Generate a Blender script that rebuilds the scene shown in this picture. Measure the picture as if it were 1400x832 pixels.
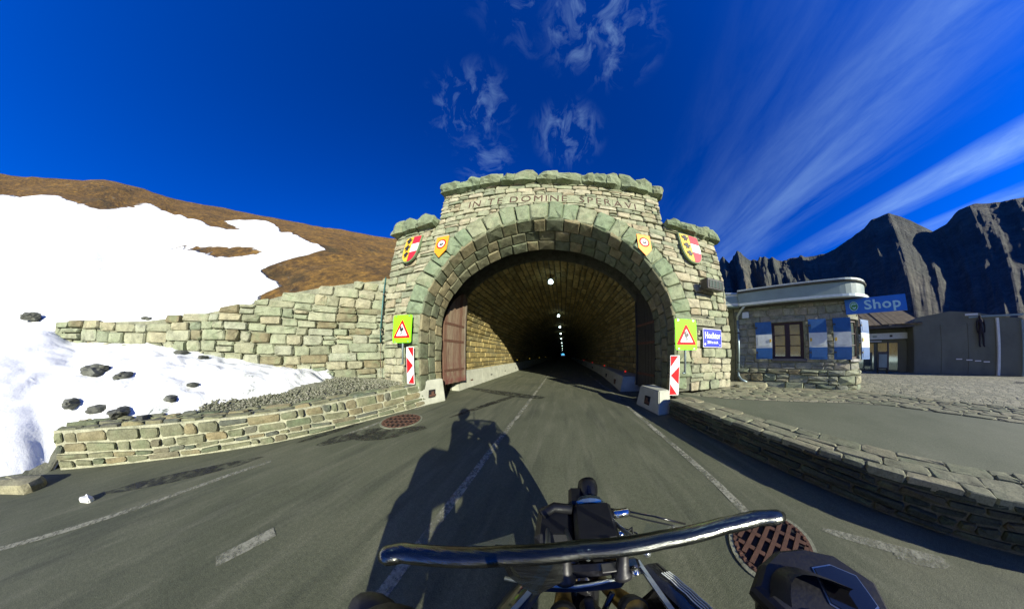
import bpy, bmesh, math, random
import numpy as np
from mathutils import Vector, Matrix, noise as mnoise
R = math.radians
random.seed(7)
S = bpy.context.scene
COL = S.collection
for o in list(bpy.data.objects):
    bpy.data.objects.remove(o)

# ---------------------------------------------------------------- camera
# ultra wide action-camera lens (stereographic), eye 1.5 m above the road, level, looking along the tunnel axis
cd = bpy.data.cameras.new('camera')
cam = bpy.data.objects.new('camera', cd)
COL.objects.link(cam)
S.camera = cam
cam.location = (0, 0, 1.5)
cam.rotation_euler = (math.pi/2, 0, 0)
cd.type = 'PANO'
cd.panorama_type = 'FISHEYE_LENS_POLYNOMIAL'
cd.sensor_width = 36
cd.sensor_fit = 'HORIZONTAL'
cd.fisheye_fov = R(300)
FS = 230/1400*36
_x = np.linspace(0, 900/1400*36, 400)
_k = np.linalg.lstsq(np.stack([_x, _x**2, _x**3, _x**4], 1), 2*np.arctan(_x/(2*FS)), rcond=None)[0]
cd.fisheye_polynomial_k0 = 0
for _i, _v in enumerate(_k):
    setattr(cd, 'fisheye_polynomial_k%d' % (_i+1), -float(_v))
cd.shift_x = -70/1400
cd.shift_y = 69/1400*1024/608
cd.clip_start = .01
cd.clip_end = 5000

# ---------------------------------------------------------------- light, sky, exposure
SUN_AZ, SUN_EL = 149.5, 17.2        # degrees clockwise from +Y
S.view_settings.view_transform = 'Standard'
S.view_settings.look = 'None'
S.view_settings.exposure = 0.8
S.view_settings.gamma = 1
sd = bpy.data.lights.new('sun', 'SUN')
sun = bpy.data.objects.new('sun', sd)
COL.objects.link(sun)
sd.energy = 5.0
sd.angle = R(.5)
sd.color = (1, .96, .80)
sv = Vector((math.sin(R(SUN_AZ))*math.cos(R(SUN_EL)), math.cos(R(SUN_AZ))*math.cos(R(SUN_EL)), math.sin(R(SUN_EL))))
sun.rotation_euler = sv.to_track_quat('Z', 'Y').to_euler()
sun.location = (10, -20, 30)
W = bpy.data.worlds.new('World')
S.world = W
W.use_nodes = True

class NT:
    """tiny node-graph helper"""
    def __init__(s, nt): s.t = nt
    def n(s, kind, ins=None, **props):
        nd = s.t.nodes.new(kind)
        for k, v in props.items(): setattr(nd, k, v)
        for k, v in (ins or {}).items():
            if isinstance(v, bpy.types.NodeSocket): s.t.links.new(v, nd.inputs[k])
            else: nd.inputs[k].default_value = v
        return nd
    def math(s, op, a, b=0.5, c=None, clamp=False):
        d = {0: a, 1: b}
        if c is not None: d[2] = c
        return s.n('ShaderNodeMath', d, operation=op, use_clamp=clamp).outputs[0]
    def vmath(s, op, a, b=None):
        d = {0: a}
        if b is not None: d[1] = b
        return s.n('ShaderNodeVectorMath', d, operation=op)
    def noise(s, vec, scale, detail=4, rough=.55, out=0, dist=0):
        d = {'Scale': scale, 'Detail': detail, 'Roughness': rough, 'Distortion': dist}
        if vec is not None: d['Vector'] = vec
        return s.n('ShaderNodeTexNoise', d).outputs[out]
    def ramp(s, fac, stops):
        nd = s.n('ShaderNodeValToRGB', {0: fac})
        e = nd.color_ramp.elements
        while len(e) < len(stops): e.new(.5)
        for el, (p, c) in zip(e, stops):
            el.position = p
            el.color = (c[0], c[1], c[2], 1) if isinstance(c, (tuple, list)) else (c, c, c, 1)
        return nd.outputs[0]
    def mix(s, fac, a, b, mode='MIX'):
        nd = s.n('ShaderNodeMix', data_type='RGBA', blend_type=mode)
        for i, v in ((0, fac), (6, a), (7, b)):
            if isinstance(v, bpy.types.NodeSocket): s.t.links.new(v, nd.inputs[i])
            elif i: nd.inputs[i].default_value = (*v[:3], 1)
            else: nd.inputs[i].default_value = v
        return nd.outputs[2]
    def mapr(s, v, a, b, c=0., d=1.):
        return s.n('ShaderNodeMapRange', {0: v, 1: a, 2: b, 3: c, 4: d}).outputs[0]

def build_sky():
    g = NT(W.node_tree)
    bg = W.node_tree.nodes['Background']
    sky = g.n('ShaderNodeTexSky', sky_type='NISHITA', sun_disc=False, sun_elevation=R(SUN_EL), sun_rotation=R(SUN_AZ),
              altitude=2500, air_density=1.0, dust_density=.8, ozone_density=4.0)
    hs = g.n('ShaderNodeHueSaturation', {'Saturation': 1.5, 'Value': 1.0, 'Color': sky.outputs[0]})
    col = g.mix(1., hs.outputs[0], SKY_TINT, 'MULTIPLY')
    # thin cirrus: noise on a plane high above, drawn out into streaks by the wind
    co = g.n('ShaderNodeTexCoord').outputs['Generated']
    d = g.vmath('NORMALIZE', co).outputs[0]
    sx = g.n('ShaderNodeSeparateXYZ', {0: d})
    z = g.math('ADD', g.math('MAXIMUM', sx.outputs[2], 0.), .12)
    px = g.math('DIVIDE', sx.outputs[0], z)
    py = g.math('DIVIDE', sx.outputs[1], z)
    total = None
    def band(direction, sharp, strength, rot, sc, nscale, lo, hi, seed, dist=.6):
        nonlocal total
        v = Vector(direction).normalized()
        dt = g.vmath('DOT_PRODUCT', d, tuple(v)).outputs['Value']
        m = g.mapr(dt, sharp, 1.0)
        m = g.math('POWER', m, 1.6)
        p = g.n('ShaderNodeCombineXYZ', {0: px, 1: py, 2: seed})
        m0 = g.n('ShaderNodeMapping', {0: p.outputs[0], 'Rotation': (0, 0, R(-rot))})
        mp = g.n('ShaderNodeMapping', {0: m0.outputs[0], 'Scale': (sc[0], sc[1], 1)})
        n1 = g.noise(mp.outputs[0], nscale, 8, .62, dist=dist)
        n2 = g.mapr(n1, lo, hi)
        r = g.math('MULTIPLY', g.math('MULTIPLY', n2, m), strength)
        total = r if total is None else g.math('ADD', total, r)
    for b in CLOUDS: band(*b)
    # long streaks blown along one wind direction
    ca, sa = math.cos(R(WIND)), math.sin(R(WIND))
    al = g.math('ADD', g.math('MULTIPLY', px, ca), g.math('MULTIPLY', py, sa))
    qq = g.math('ADD', g.math('MULTIPLY', px, -sa), g.math('MULTIPLY', py, ca))
    for (dr, wd, a0, a1, st, sd_, lo, hi) in STREAKS:
        v = Vector(dr).normalized(); zz = max(v.z, 0)+.12
        q0 = (-v.x*sa+v.y*ca)/zz; l0 = (v.x*ca+v.y*sa)/zz
        cv = g.n('ShaderNodeCombineXYZ', {0: g.math('MULTIPLY', al, .55), 1: g.math('MULTIPLY', qq, 2.6), 2: sd_}).outputs[0]
        n1 = g.noise(cv, 1.6, 9, .66, dist=.5)
        dq = g.math('ADD', g.math('SUBTRACT', qq, q0), g.math('MULTIPLY', g.math('SUBTRACT', g.noise(cv, .7, 3), .5), wd*1.2))
        m = g.math('SUBTRACT', 1., g.math('POWER', g.math('ABSOLUTE', g.math('DIVIDE', dq, wd)), 1.6), clamp=True)
        e0 = g.mapr(al, l0+a0-.5, l0+a0+.3); e1 = g.mapr(al, l0+a1+.5, l0+a1-.5)
        r = g.math('MULTIPLY', g.math('MULTIPLY', m, g.mapr(n1, lo, hi)), g.math('MULTIPLY', g.math('MULTIPLY', e0, e1), st))
        total = g.math('ADD', total, r)
    total = g.math('MINIMUM', total, .85)
    up = g.mapr(sx.outputs[2], -.02, .06)
    total = g.math('MULTIPLY', total, up)
    col = g.mix(total, col, CLOUD_COL)
    W.node_tree.links.new(col, bg.inputs[0])
    bg.inputs[1].default_value = .09
SKY_TINT = (.15, .63, 1.38)
CLOUD_COL = (3.2, 5.2, 7.6)
WIND = 84.
STREAKS = [
    # a direction it passes through, half width, extent before and after, strength, seed, low, high
    ((.891, -.196, .41), .14, -2.5, .75, .62, 3.3, .30, .72),
    ((.915, -.249, .318), .13, -1.5, .7, .38, 7.1, .34, .74),
    ((.776, .02, .632), .24, -1.2, 1.0, .24, 5.7, .36, .78),
    ((.74, .28, .46), .26, -.9, .7, .22, 9.2, .38, .80),
    ((.66, -.30, .70), .42, -1.6, 1.5, .10, 2.2, .36, .80),
]
CLOUDS = [
    ((.62, .52, .36), .955, .10, 47, (.5, 1.4), 2.6, .40, .80, 4.2, .5),
    ((.03, -.14, .99), .945, .62, 100, (1.4, 1.8), 6.0, .50, .92, 1.7, .7),
    ((.12, .04, .99), .975, .5, 100, (1.2, 2.2), 7.0, .50, .92, 3.7, .7),
    ((-.34, .24, .91), .98, .45, 120, (1.2, 1.9), 7.4, .50, .90, 6.6, .7),
    ((-.33, .45, .83), .988, .45, 20, (1.2, 1.8), 6.4, .46, .88, 5.1, .6),
    ((.02, .40, .91), .985, .55, 95, (1.1, 2.2), 7.0, .46, .88, 9.3, .6),
    ((-.74, .50, .45), .997, .4, 30, (.8, 1.2), 1.5, .30, .62, 2.6, .4),
]
build_sky()

# ---------------------------------------------------------------- materials
MATS = {}
def principled(name):
    m = bpy.data.materials.new(name)
    m.use_nodes = True
    MATS[name] = m
    return m, NT(m.node_tree), m.node_tree.nodes['Principled BSDF']

def plain(name, col, rough=.6, metal=0., var=.12, scale=8., bump=.15, bdist=.004, coat=0., emit=None, spec=.5):
    """painted, cast or worn surface: slight mottling, grime and fine relief"""
    m, g, p = principled(name)
    pos = g.n('ShaderNodeNewGeometry').outputs['Position']
    n = g.noise(pos, scale, 5, .6)
    f = g.mapr(n, .25, .75, 1-var, 1+var)
    c = g.n('ShaderNodeVectorMath', {0: (col[0], col[1], col[2]), 'Scale': f}, operation='SCALE').outputs[0]
    g.t.links.new(c, p.inputs['Base Color'])
    n2 = g.noise(pos, scale*6, 4, .6)
    g.t.links.new(g.mapr(n2, .3, .7, max(rough-.1, .02), min(rough+.1, 1)), p.inputs['Roughness'])
    p.inputs['Metallic'].default_value = metal
    p.inputs['Coat Weight'].default_value = coat
    p.inputs['Specular IOR Level'].default_value = spec
    if bump:
        b = g.n('ShaderNodeBump', {'Strength': bump, 'Distance': bdist, 'Height': n2})
        g.t.links.new(b.outputs[0], p.inputs['Normal'])
    if emit:
        p.inputs['Emission Color'].default_value = (*emit[:3], 1)
        p.inputs['Emission Strength'].default_value = emit[3]
    return m

def stone_mat(name, cols, lichen=(.16, .24, .12), lich=.35, dark=.5, bump=.6, bdist=.02, scale=5.):
    """rubble stone: every stone has its own tone (face attribute), grain, lichen blotches and chips"""
    m, g, p = principled(name)
    pos = g.n('ShaderNodeNewGeometry').outputs['Position']
    at = g.n('ShaderNodeAttribute', attribute_name='tone').outputs['Fac']
    k = len(cols)
    base = g.ramp(at, [((i+.5)/k, c) for i, c in enumerate(cols)])
    off = g.n('ShaderNodeVectorMath', {0: pos, 1: g.n('ShaderNodeCombineXYZ', {0: g.math('MULTIPLY', at, 31.), 1: g.math('MULTIPLY', at, 17.), 2: 0.}).outputs[0]}, operation='ADD').outputs[0]
    n1 = g.noise(off, scale, 7, .65)
    c = g.mix(1., base, g.ramp(n1, [(.28, dark), (.5, .95), (.75, 1.25)]), 'MULTIPLY')
    n2 = g.noise(off, scale*.45, 5, .6)
    c = g.mix(g.mapr(n2, .52, .66, 0, lich), c, lichen)
    n3 = g.noise(off, scale*9, 5, .7)
    c = g.mix(1., c, g.ramp(n3, [(.3, .62), (.55, 1.05), (.8, 1.2)]), 'MULTIPLY')
    g.t.links.new(c, p.inputs['Base Color'])
    p.inputs['Roughness'].default_value = .9
    p.inputs['Specular IOR Level'].default_value = .25
    h = g.math('ADD', g.math('MULTIPLY', n1, 1.), g.math('MULTIPLY', n3, .45))
    b = g.n('ShaderNodeBump', {'Strength': bump, 'Distance': bdist, 'Height': h})
    g.t.links.new(b.outputs[0], p.inputs['Normal'])
    return m

stone_mat('facade_stone', [(.22, .24, .16), (.31, .305, .20), (.36, .345, .23), (.26, .285, .18), (.40, .375, .26), (.32, .28, .18)], lich=.3)
stone_mat('arch_stone', [(.175, .215, .13), (.22, .255, .155), (.26, .275, .17), (.19, .24, .145)], lichen=(.14, .20, .11), lich=.5, bump=.8)
stone_mat('shaded_slate', [(.05, .06, .038), (.085, .09, .05), (.06, .07, .045), (.11, .095, .05)], lich=.25)  # slate with the right wall's shade darkened into its colours
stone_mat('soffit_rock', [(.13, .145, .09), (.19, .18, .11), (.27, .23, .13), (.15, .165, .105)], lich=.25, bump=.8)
stone_mat('vault_rock', [(.19, .15, .06), (.28, .22, .085), (.35, .275, .11), (.22, .185, .085)], lich=.15, bump=.8)
stone_mat('slate_stone', [(.14, .16, .095), (.22, .22, .13), (.17, .175, .11), (.26, .22, .12), (.12, .13, .10)], lich=.25)
stone_mat('block_stone', [(.27, .295, .19), (.33, .335, .225), (.29, .305, .22), (.34, .315, .20), (.21, .245, .165), (.20, .175, .10)], lich=.35, lichen=(.20, .27, .15))
stone_mat('shop_stone', [(.22, .24, .18), (.30, .30, .23), (.25, .25, .20), (.34, .31, .23), (.20, .22, .19)], lich=.3)
stone_mat('flag_stone', [(.22, .23, .14), (.28, .27, .17), (.24, .245, .155), (.31, .29, .18)], lich=.2)
stone_mat('mortar', [(.24, .245, .17)], lich=.1, bump=.5)
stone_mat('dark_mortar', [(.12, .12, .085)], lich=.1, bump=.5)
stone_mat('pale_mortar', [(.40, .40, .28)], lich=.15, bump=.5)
stone_mat('gravel_mat', [(.15, .16, .105), (.24, .245, .17), (.36, .35, .27), (.18, .185, .12)], lich=.5, lichen=(.13, .15, .07), scale=9., bump=.9, bdist=.03)
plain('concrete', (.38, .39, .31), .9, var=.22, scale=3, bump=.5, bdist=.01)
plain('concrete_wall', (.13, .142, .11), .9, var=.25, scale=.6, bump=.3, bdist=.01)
plain('tarpaint_red', (.55, .02, .03), .45, coat=.3)
plain('white_paint', (.78, .78, .74), .5)
plain('sign_red', (.55, .008, .012), .6, spec=.2)
plain('sign_black', (.02, .02, .02), .5)
plain('sign_lime', (.24, .80, .01), .6, var=.05, spec=.25)
plain('sign_blue', (.005, .02, .55), .4, var=.08)
plain('shop_blue', (.005, .13, .55), .4, var=.08)
plain('shop_letter', (.35, .62, .72), .5)
plain('shop_green', (.03, .22, .06), .5)
plain('orange_paint', (.85, .30, .01), .5)
plain('gold_paint', (.65, .42, .03), .5)
plain('shield_green', (.14, .20, .10), .7)
plain('steel', (.42, .46, .46), .35, metal=.9, var=.1)
plain('galvanised', (.30, .38, .38), .5, metal=.6, var=.15)
plain('pipe_teal', (.05, .15, .14), .5, metal=.3)
plain('dark_metal', (.06, .06, .06), .5, metal=.6)
plain('gutter_metal', (.46, .52, .50), .4, metal=.5)
plain('fascia_paint', (.20, .27, .26), .5, var=.15, scale=2)
plain('roof_dark', (.07, .07, .06), .8, var=.3)
plain('window_wood', (.028, .010, .009), .6, var=.3)
plain('shutter_blue', (.01, .09, .27), .5, var=.2)
plain('shutter_white', (.58, .62, .58), .55, var=.15)
plain('door_violet', (.035, .03, .06), .5, var=.3)
plain('canopy_white', (.62, .66, .62), .5, var=.12)
plain('rust', (.12, .060, .038), .8, metal=.3, var=.35, scale=14, bump=.5)
plain('pit_black', (.008, .008, .008), .9, bump=0)
plain('black_plastic', (.012, .012, .014), .5, var=.3, scale=20, bump=.1)
plain('black_gloss', (.008, .008, .010), .12, var=.2, coat=.6, bump=0)
plain('rubber', (.018, .018, .018), .75, bump=.3)
plain('fork_gold', (.22, .15, .05), .35, metal=.8, var=.2)
plain('deflector_grey', (.10, .11, .10), .2, var=.4, scale=30)
plain('chrome', (.75, .75, .75), .1, metal=1., bump=0)
plain('inscription_paint', (.06, .022, .014), .8, var=.3)
plain('carved', (.09, .09, .07), .9)
plain('letter_white', (.75, .80, .75), .5)
plain('jacket', (.02, .02, .025), .7, var=.3, scale=20, bump=.4)
plain('helmet_mat', (.03, .03, .035), .2, coat=.7)
plain('figure_dark', (.012, .010, .016), .8, bump=.2)
plain('red_lens', (.5, .01, .01), .3, emit=(1, .03, .02, .25))
plain('amber_lens', (.6, .4, .03), .3, emit=(1, .7, .1, .25))
plain('lamp_glow', (.8, .9, .85), .3, emit=(.75, 1, .95, 4.))
plain('roof_brown', (.16, .12, .055), .85, var=.45, scale=3)
plain('rock_debris', (.10, .105, .085), .9, var=.4)

def wood_mat():
    m, g, p = principled('gate_wood')
    pos = g.n('ShaderNodeNewGeometry').outputs['Position']
    at = g.n('ShaderNodeAttribute', attribute_name='tone').outputs['Fac']
    mp = g.n('ShaderNodeMapping', {0: pos, 'Scale': (14, 14, .9)})
    n = g.noise(mp.outputs[0], 2.2, 7, .7, dist=.6)
    base = g.ramp(at, [(.1, (.24, .20, .13)), (.4, (.30, .25, .17)), (.6, (.17, .10, .06)), (.85, (.20, .25, .19))])
    c = g.mix(g.mapr(n, .35, .65), (.10, .045, .03), base)
    z = g.n('ShaderNodeSeparateXYZ', {0: pos}).outputs[2]
    low = g.math('MULTIPLY', g.mapr(z, .5, 1.5, 1, 0), g.mapr(g.noise(pos, 5, 4), .4, .6))
    c = g.mix(low, c, (.13, .045, .035))
    g.t.links.new(c, p.inputs['Base Color'])
    p.inputs['Roughness'].default_value = .8
    b = g.n('ShaderNodeBump', {'Strength': .6, 'Distance': .008, 'Height': n})
    g.t.links.new(b.outputs[0], p.inputs['Normal'])
wood_mat()

def glass_mats():
    m, g, p = principled('window_glass')
    p.inputs['Base Color'].default_value = (.34, .42, .36, 1)
    p.inputs['Roughness'].default_value = .06
    p.inputs['Metallic'].default_value = .75
    # clear touring screen: thin, see-through, with a sheen
    m, g, p = principled('screen_clear')
    n = g.t.nodes
    tr = g.n('ShaderNodeBsdfTransparent', {0: (.86, .90, .88, 1)})
    gl = g.n('ShaderNodeBsdfGlossy', {0: (.8, .85, .9, 1), 'Roughness': .08})
    lw = g.n('ShaderNodeLayerWeight', {0: .35})
    pos = g.n('ShaderNodeNewGeometry').outputs['Position']
    scr = g.mapr(g.noise(pos, 30, 6, .7), .62, .8, 0, .25)
    f = g.math('ADD', g.math('MULTIPLY', lw.outputs['Facing'], .5), g.math('ADD', scr, .30), clamp=True)
    ms = g.n('ShaderNodeMixShader', {0: f, 1: tr.outputs[0], 2: gl.outputs[0]})
    haze = g.n('ShaderNodeBsdfDiffuse', {0: (.55, .58, .52, 1)})
    trl = g.n('ShaderNodeBsdfTranslucent', {0: (.55, .58, .52, 1)})
    hz = g.n('ShaderNodeMixShader', {0: .5, 1: haze.outputs[0], 2: trl.outputs[0]})
    smear = g.mapr(g.noise(g.n('ShaderNodeMapping', {0: pos, 'Scale': (3, 9, 9)}).outputs[0], 5, 6, .7), .4, .75, .07, .26)
    ms = g.n('ShaderNodeMixShader', {0: smear, 1: ms.outputs[0], 2: hz.outputs[0]})
    g.t.links.new(ms.outputs[0], n['Material Output'].inputs[0])
    m, g, p = principled('screen_edge')
    n = g.t.nodes
    tr = g.n('ShaderNodeBsdfTransparent', {0: (.30, .36, .40, 1)})
    gl = g.n('ShaderNodeBsdfGlossy', {0: (.26, .27, .25, 1), 'Roughness': .24})
    pos = g.n('ShaderNodeNewGeometry').outputs['Position']
    b = g.n('ShaderNodeBump', {'Strength': .35, 'Distance': .004, 'Height': g.noise(g.n('ShaderNodeMapping', {0: pos, 'Scale': (1, 10, 10)}).outputs[0], 14, 4)})
    g.t.links.new(b.outputs[0], gl.inputs['Normal'])
    lw = g.n('ShaderNodeLayerWeight', {0: .5})
    f = g.mapr(lw.outputs['Facing'], 0, .8, .25, .9)
    ms = g.n('ShaderNodeMixShader', {0: f, 1: tr.outputs[0], 2: gl.outputs[0]})
    g.t.links.new(ms.outputs[0], n['Material Output'].inputs[0])
glass_mats()

def ground_mats():
    m, g, p = principled('asphalt')
    pos = g.n('ShaderNodeNewGeometry').outputs['Position']
    sx = g.n('ShaderNodeSeparateXYZ', {0: pos})
    big = g.noise(pos, .55, 5, .6)
    c = g.ramp(big, [(.3, (.085, .094, .056)), (.55, (.118, .126, .078)), (.75, (.145, .148, .092))])
    # tyre tracks and patches drawn out along the road
    mp = g.n('ShaderNodeMapping', {0: pos, 'Scale': (1.6, .22, 1)})
    st = g.noise(mp.outputs[0], 1.8, 6, .62)
    c = g.mix(g.mapr(st, .50, .66, 0, .6), c, (.058, .066, .044))
    st2 = g.noise(g.n('ShaderNodeMapping', {0: pos, 'Scale': (2.2, .3, 1), 'Location': (7, 3, 0)}).outputs[0], 2.4, 6, .62)
    c = g.mix(g.mapr(st2, .50, .72, 0, .5), c, (.20, .20, .135))
    fine = g.noise(pos, 110, 3, .8)
    mid = g.noise(pos, 28, 4, .7)
    c = g.mix(1., c, g.ramp(fine, [(.3, .6), (.5, 1.), (.72, 1.55)]), 'MULTIPLY')
    c = g.mix(1., c, g.ramp(mid, [(.3, .82), (.7, 1.16)]), 'MULTIPLY')
    g.t.links.new(c, p.inputs['Base Color'])
    p.inputs['Roughness'].default_value = .88
    p.inputs['Specular IOR Level'].default_value = .3
    b = g.n('ShaderNodeBump', {'Strength': .45, 'Distance': .006, 'Height': g.math('ADD', fine, mid)})
    g.t.links.new(b.outputs[0], p.inputs['Normal'])
    m, g, p = principled('plaza_asphalt')
    pos = g.n('ShaderNodeNewGeometry').outputs['Position']
    n = g.noise(pos, .8, 6, .6)
    c = g.ramp(n, [(.3, (.10, .115, .065)), (.6, (.135, .148, .09)), (.8, (.18, .185, .12))])
    f = g.noise(pos, 60, 4, .8)
    c = g.mix(1., c, g.ramp(f, [(.3, .65), (.5, 1.), (.75, 1.4)]), 'MULTIPLY')
    g.t.links.new(c, p.inputs['Base Color'])
    p.inputs['Roughness'].default_value = .9
    g.t.links.new(g.n('ShaderNodeBump', {'Strength': .4, 'Distance': .008, 'Height': f}).outputs[0], p.inputs['Normal'])
    # cobbled yard
    m, g, p = principled('cobbles')
    pos = g.n('ShaderNodeNewGeometry').outputs['Position']
    wv = g.n('ShaderNodeVectorMath', {0: pos, 1: g.n('ShaderNodeVectorMath', {0: g.noise(pos, 2, 3, out=1), 1: (.25, .25, 0)}, operation='MULTIPLY').outputs[0]}, operation='ADD').outputs[0]
    mp = g.n('ShaderNodeMapping', {0: wv, 'Rotation': (0, 0, R(-54)), 'Scale': (1.0, 2.2, 1)}).outputs[0]
    v = g.n('ShaderNodeTexVoronoi', {'Vector': mp, 'Scale': 2.6}, feature='DISTANCE_TO_EDGE').outputs[0]
    vc = g.n('ShaderNodeTexVoronoi', {'Vector': mp, 'Scale': 2.6}).outputs['Color']
    e = g.mapr(v, .01, .07)
    sc = g.n('ShaderNodeSeparateColor', {0: vc}).outputs[0]
    c = g.ramp(sc, [(.1, (.22, .22, .14)), (.5, (.29, .28, .18)), (.9, (.36, .34, .22))])
    c = g.mix(e, (.10, .10, .065), c)
    f = g.noise(pos, 35, 5, .7)
    c = g.mix(1., c, g.ramp(f, [(.3, .7), (.7, 1.25)]), 'MULTIPLY')
    g.t.links.new(c, p.inputs['Base Color'])
    p.inputs['Roughness'].default_value = .9
    hh = g.math('ADD', e, g.math('MULTIPLY', f, .4))
    g.t.links.new(g.n('ShaderNodeBump', {'Strength': .8, 'Distance': .03, 'Height': hh}).outputs[0], p.inputs['Normal'])
    # worn paint
    m, g, p = principled('road_paint')
    pos = g.n('ShaderNodeNewGeometry').outputs['Position']
    n = g.noise(pos, 16, 6, .75)
    n2 = g.noise(pos, 2.2, 4, .6)
    w = g.mapr(g.math('ADD', n, g.math('MULTIPLY', n2, .8)), .76, 1.02)
    dif = g.n('ShaderNodeBsdfDiffuse', {0: (.34, .34, .26, 1)})
    tr = g.n('ShaderNodeBsdfTransparent')
    ms = g.n('ShaderNodeMixShader', {0: g.math('MULTIPLY', w, .85), 1: dif.outputs[0], 2: tr.outputs[0]})
    g.t.links.new(ms.outputs[0], m.node_tree.nodes['Material Output'].inputs[0])
    # stains, oil and damp patches; also the painted yard shadow
    m, g, p = principled('stain_and_shadow')
    pos = g.n('ShaderNodeNewGeometry').outputs['Position']
    w = g.mapr(g.noise(pos, 5, 6, .7), .38, .62)
    dif = g.n('ShaderNodeBsdfPrincipled', {'Base Color': (.022, .024, .02, 1), 'Roughness': .6})
    ms = g.n('ShaderNodeMixShader', {0: w, 1: dif.outputs[0], 2: g.n('ShaderNodeBsdfTransparent').outputs[0]})
    g.t.links.new(ms.outputs[0], m.node_tree.nodes['Material Output'].inputs[0])
    # hill: brown alpine grass with snow where the 'snow' attribute says
    m, g, p = principled('hillside')
    pos = g.n('ShaderNodeNewGeometry').outputs['Position']
    at = g.n('ShaderNodeAttribute', attribute_name='snow').outputs['Fac']
    n = g.noise(pos, .35, 9, .68)
    f = g.noise(g.n('ShaderNodeMapping', {0: pos, 'Scale': (1, 1, .35)}).outputs[0], 2.6, 8, .75)
    grass = g.ramp(n, [(.3, (.06, .042, .010)), (.48, (.15, .080, .013)), (.6, (.21, .115, .018)), (.75, (.13, .10, .03))])
    grass = g.mix(1., grass, g.ramp(f, [(.32, .22), (.5, .9), (.68, 2.1)]), 'MULTIPLY')
    rk = g.noise(pos, .9, 8, .7)
    grass = g.mix(g.mapr(rk, .63, .68), grass, (.19, .17, .12))
    s = g.mapr(g.math('ADD', at, g.math('MULTIPLY', g.math('SUBTRACT', n, .5), .5)), .48, .53)
    snowc = g.mix(g.mapr(g.noise(pos, .25, 5), .4, .7), (.86, .88, .88), (.78, .82, .84))
    c = g.mix(s, grass, snowc)
    g.t.links.new(c, p.inputs['Base Color'])
    g.t.links.new(g.mapr(s, 0, 1, .95, .6), p.inputs['Roughness'])
    hh = g.math('MULTIPLY', g.math('ADD', f, rk), g.mapr(s, 0, 1, 1, .12))
    g.t.links.new(g.n('ShaderNodeBump', {'Strength': .9, 'Distance': .35, 'Height': hh}).outputs[0], p.inputs['Normal'])
    # old snow by the road, dirty towards its edge
    m, g, p = principled('snow_mat')
    pos = g.n('ShaderNodeNewGeometry').outputs['Position']
    n = g.noise(pos, 1.3, 7, .65)
    f = g.noise(pos, 7, 6, .7)
    dirt = g.math('MULTIPLY', g.mapr(n, .54, .66), g.mapr(f, .48, .62))
    at = g.n('ShaderNodeAttribute', attribute_name='dirt').outputs['Fac']
    c = g.mix(g.math('MULTIPLY', dirt, g.math('ADD', .35, at), clamp=True), (.86, .88, .88), (.16, .18, .15))
    g.t.links.new(c, p.inputs['Base Color'])
    p.inputs['Roughness'].default_value = .6
    g.t.links.new(g.n('ShaderNodeBump', {'Strength': .4, 'Distance': .08, 'Height': g.math('ADD', n, g.math('MULTIPLY', f, .4))}).outputs[0], p.inputs['Normal'])
    # dark rock wall of the mountain
    m, g, p = principled('mountain_rock')
    pos = g.n('ShaderNodeNewGeometry').outputs['Position']
    n = g.noise(g.n('ShaderNodeMapping', {0: pos, 'Scale': (1, 1, .45)}).outputs[0], .035, 10, .68, dist=.5)
    c = g.ramp(n, [(.3, (.03, .036, .028)), (.47, (.055, .06, .045)), (.6, (.09, .085, .06)), (.75, (.16, .15, .11))])
    f = g.noise(pos, .25, 8, .75)
    c = g.mix(1., c, g.ramp(f, [(.3, .35), (.7, 1.45)]), 'MULTIPLY')
    f2 = g.noise(pos, 1.1, 6, .75)
    c = g.mix(1., c, g.ramp(f2, [(.3, .5), (.7, 1.4)]), 'MULTIPLY')
    sp = g.noise(pos, .12, 8, .8)
    c = g.mix(g.mapr(sp, .70, .72), c, (.7, .72, .72))
    at = g.n('ShaderNodeAttribute', attribute_name='scree').outputs['Fac']
    sc = g.noise(g.n('ShaderNodeMapping', {0: pos, 'Scale': (1, 1, .2)}).outputs[0], .3, 7, .7)
    c = g.mix(at, c, g.ramp(sc, [(.3, (.09, .06, .025)), (.6, (.21, .15, .07)), (.8, (.30, .25, .15))]))
    g.t.links.new(c, p.inputs['Base Color'])
    p.inputs['Roughness'].default_value = .95
    g.t.links.new(g.n('ShaderNodeBump', {'Strength': .8, 'Distance': 3., 'Height': g.math('ADD', n, g.math('MULTIPLY', f, .8))}).outputs[0], p.inputs['Normal'])
ground_mats()

# ---------------------------------------------------------------- object helpers
def parent_to(o, par):
    if par is not None: o.parent = par
    return o
def mesh_obj(name, verts, faces, mat, parent=None, tone=None, smooth=False, mats=None, fm=None):
    me = bpy.data.meshes.new(name)
    me.from_pydata([tuple(v) for v in verts], [], faces)
    for mm in (mats or [mat]):
        me.materials.append(MATS[mm])
    if fm is not None: me.polygons.foreach_set('material_index', fm)
    if tone is not None:
        a = me.attributes.new('tone', 'FLOAT', 'FACE')
        a.data.foreach_set('value', tone if hasattr(tone, '__len__') else [tone]*len(faces))
    if smooth: me.polygons.foreach_set('use_smooth', [True]*len(faces))
    me.update()
    o = bpy.data.objects.new(name, me)
    COL.objects.link(o)
    return parent_to(o, parent)
def thing(name, label, cat, loc=(0, 0, 0), rz=0., group=None):
    o = bpy.data.objects.new(name, None)
    o.empty_display_size = .2
    COL.objects.link(o)
    o.location = loc
    o.rotation_euler = (0, 0, rz)
    tag(o, label, cat, group)
    return o
def tag(o, label, cat, group=None):
    o['label'] = label
    o['category'] = cat
    if group: o['group'] = group
    return o
def kind(o, k):
    o['kind'] = k
    return o

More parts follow.
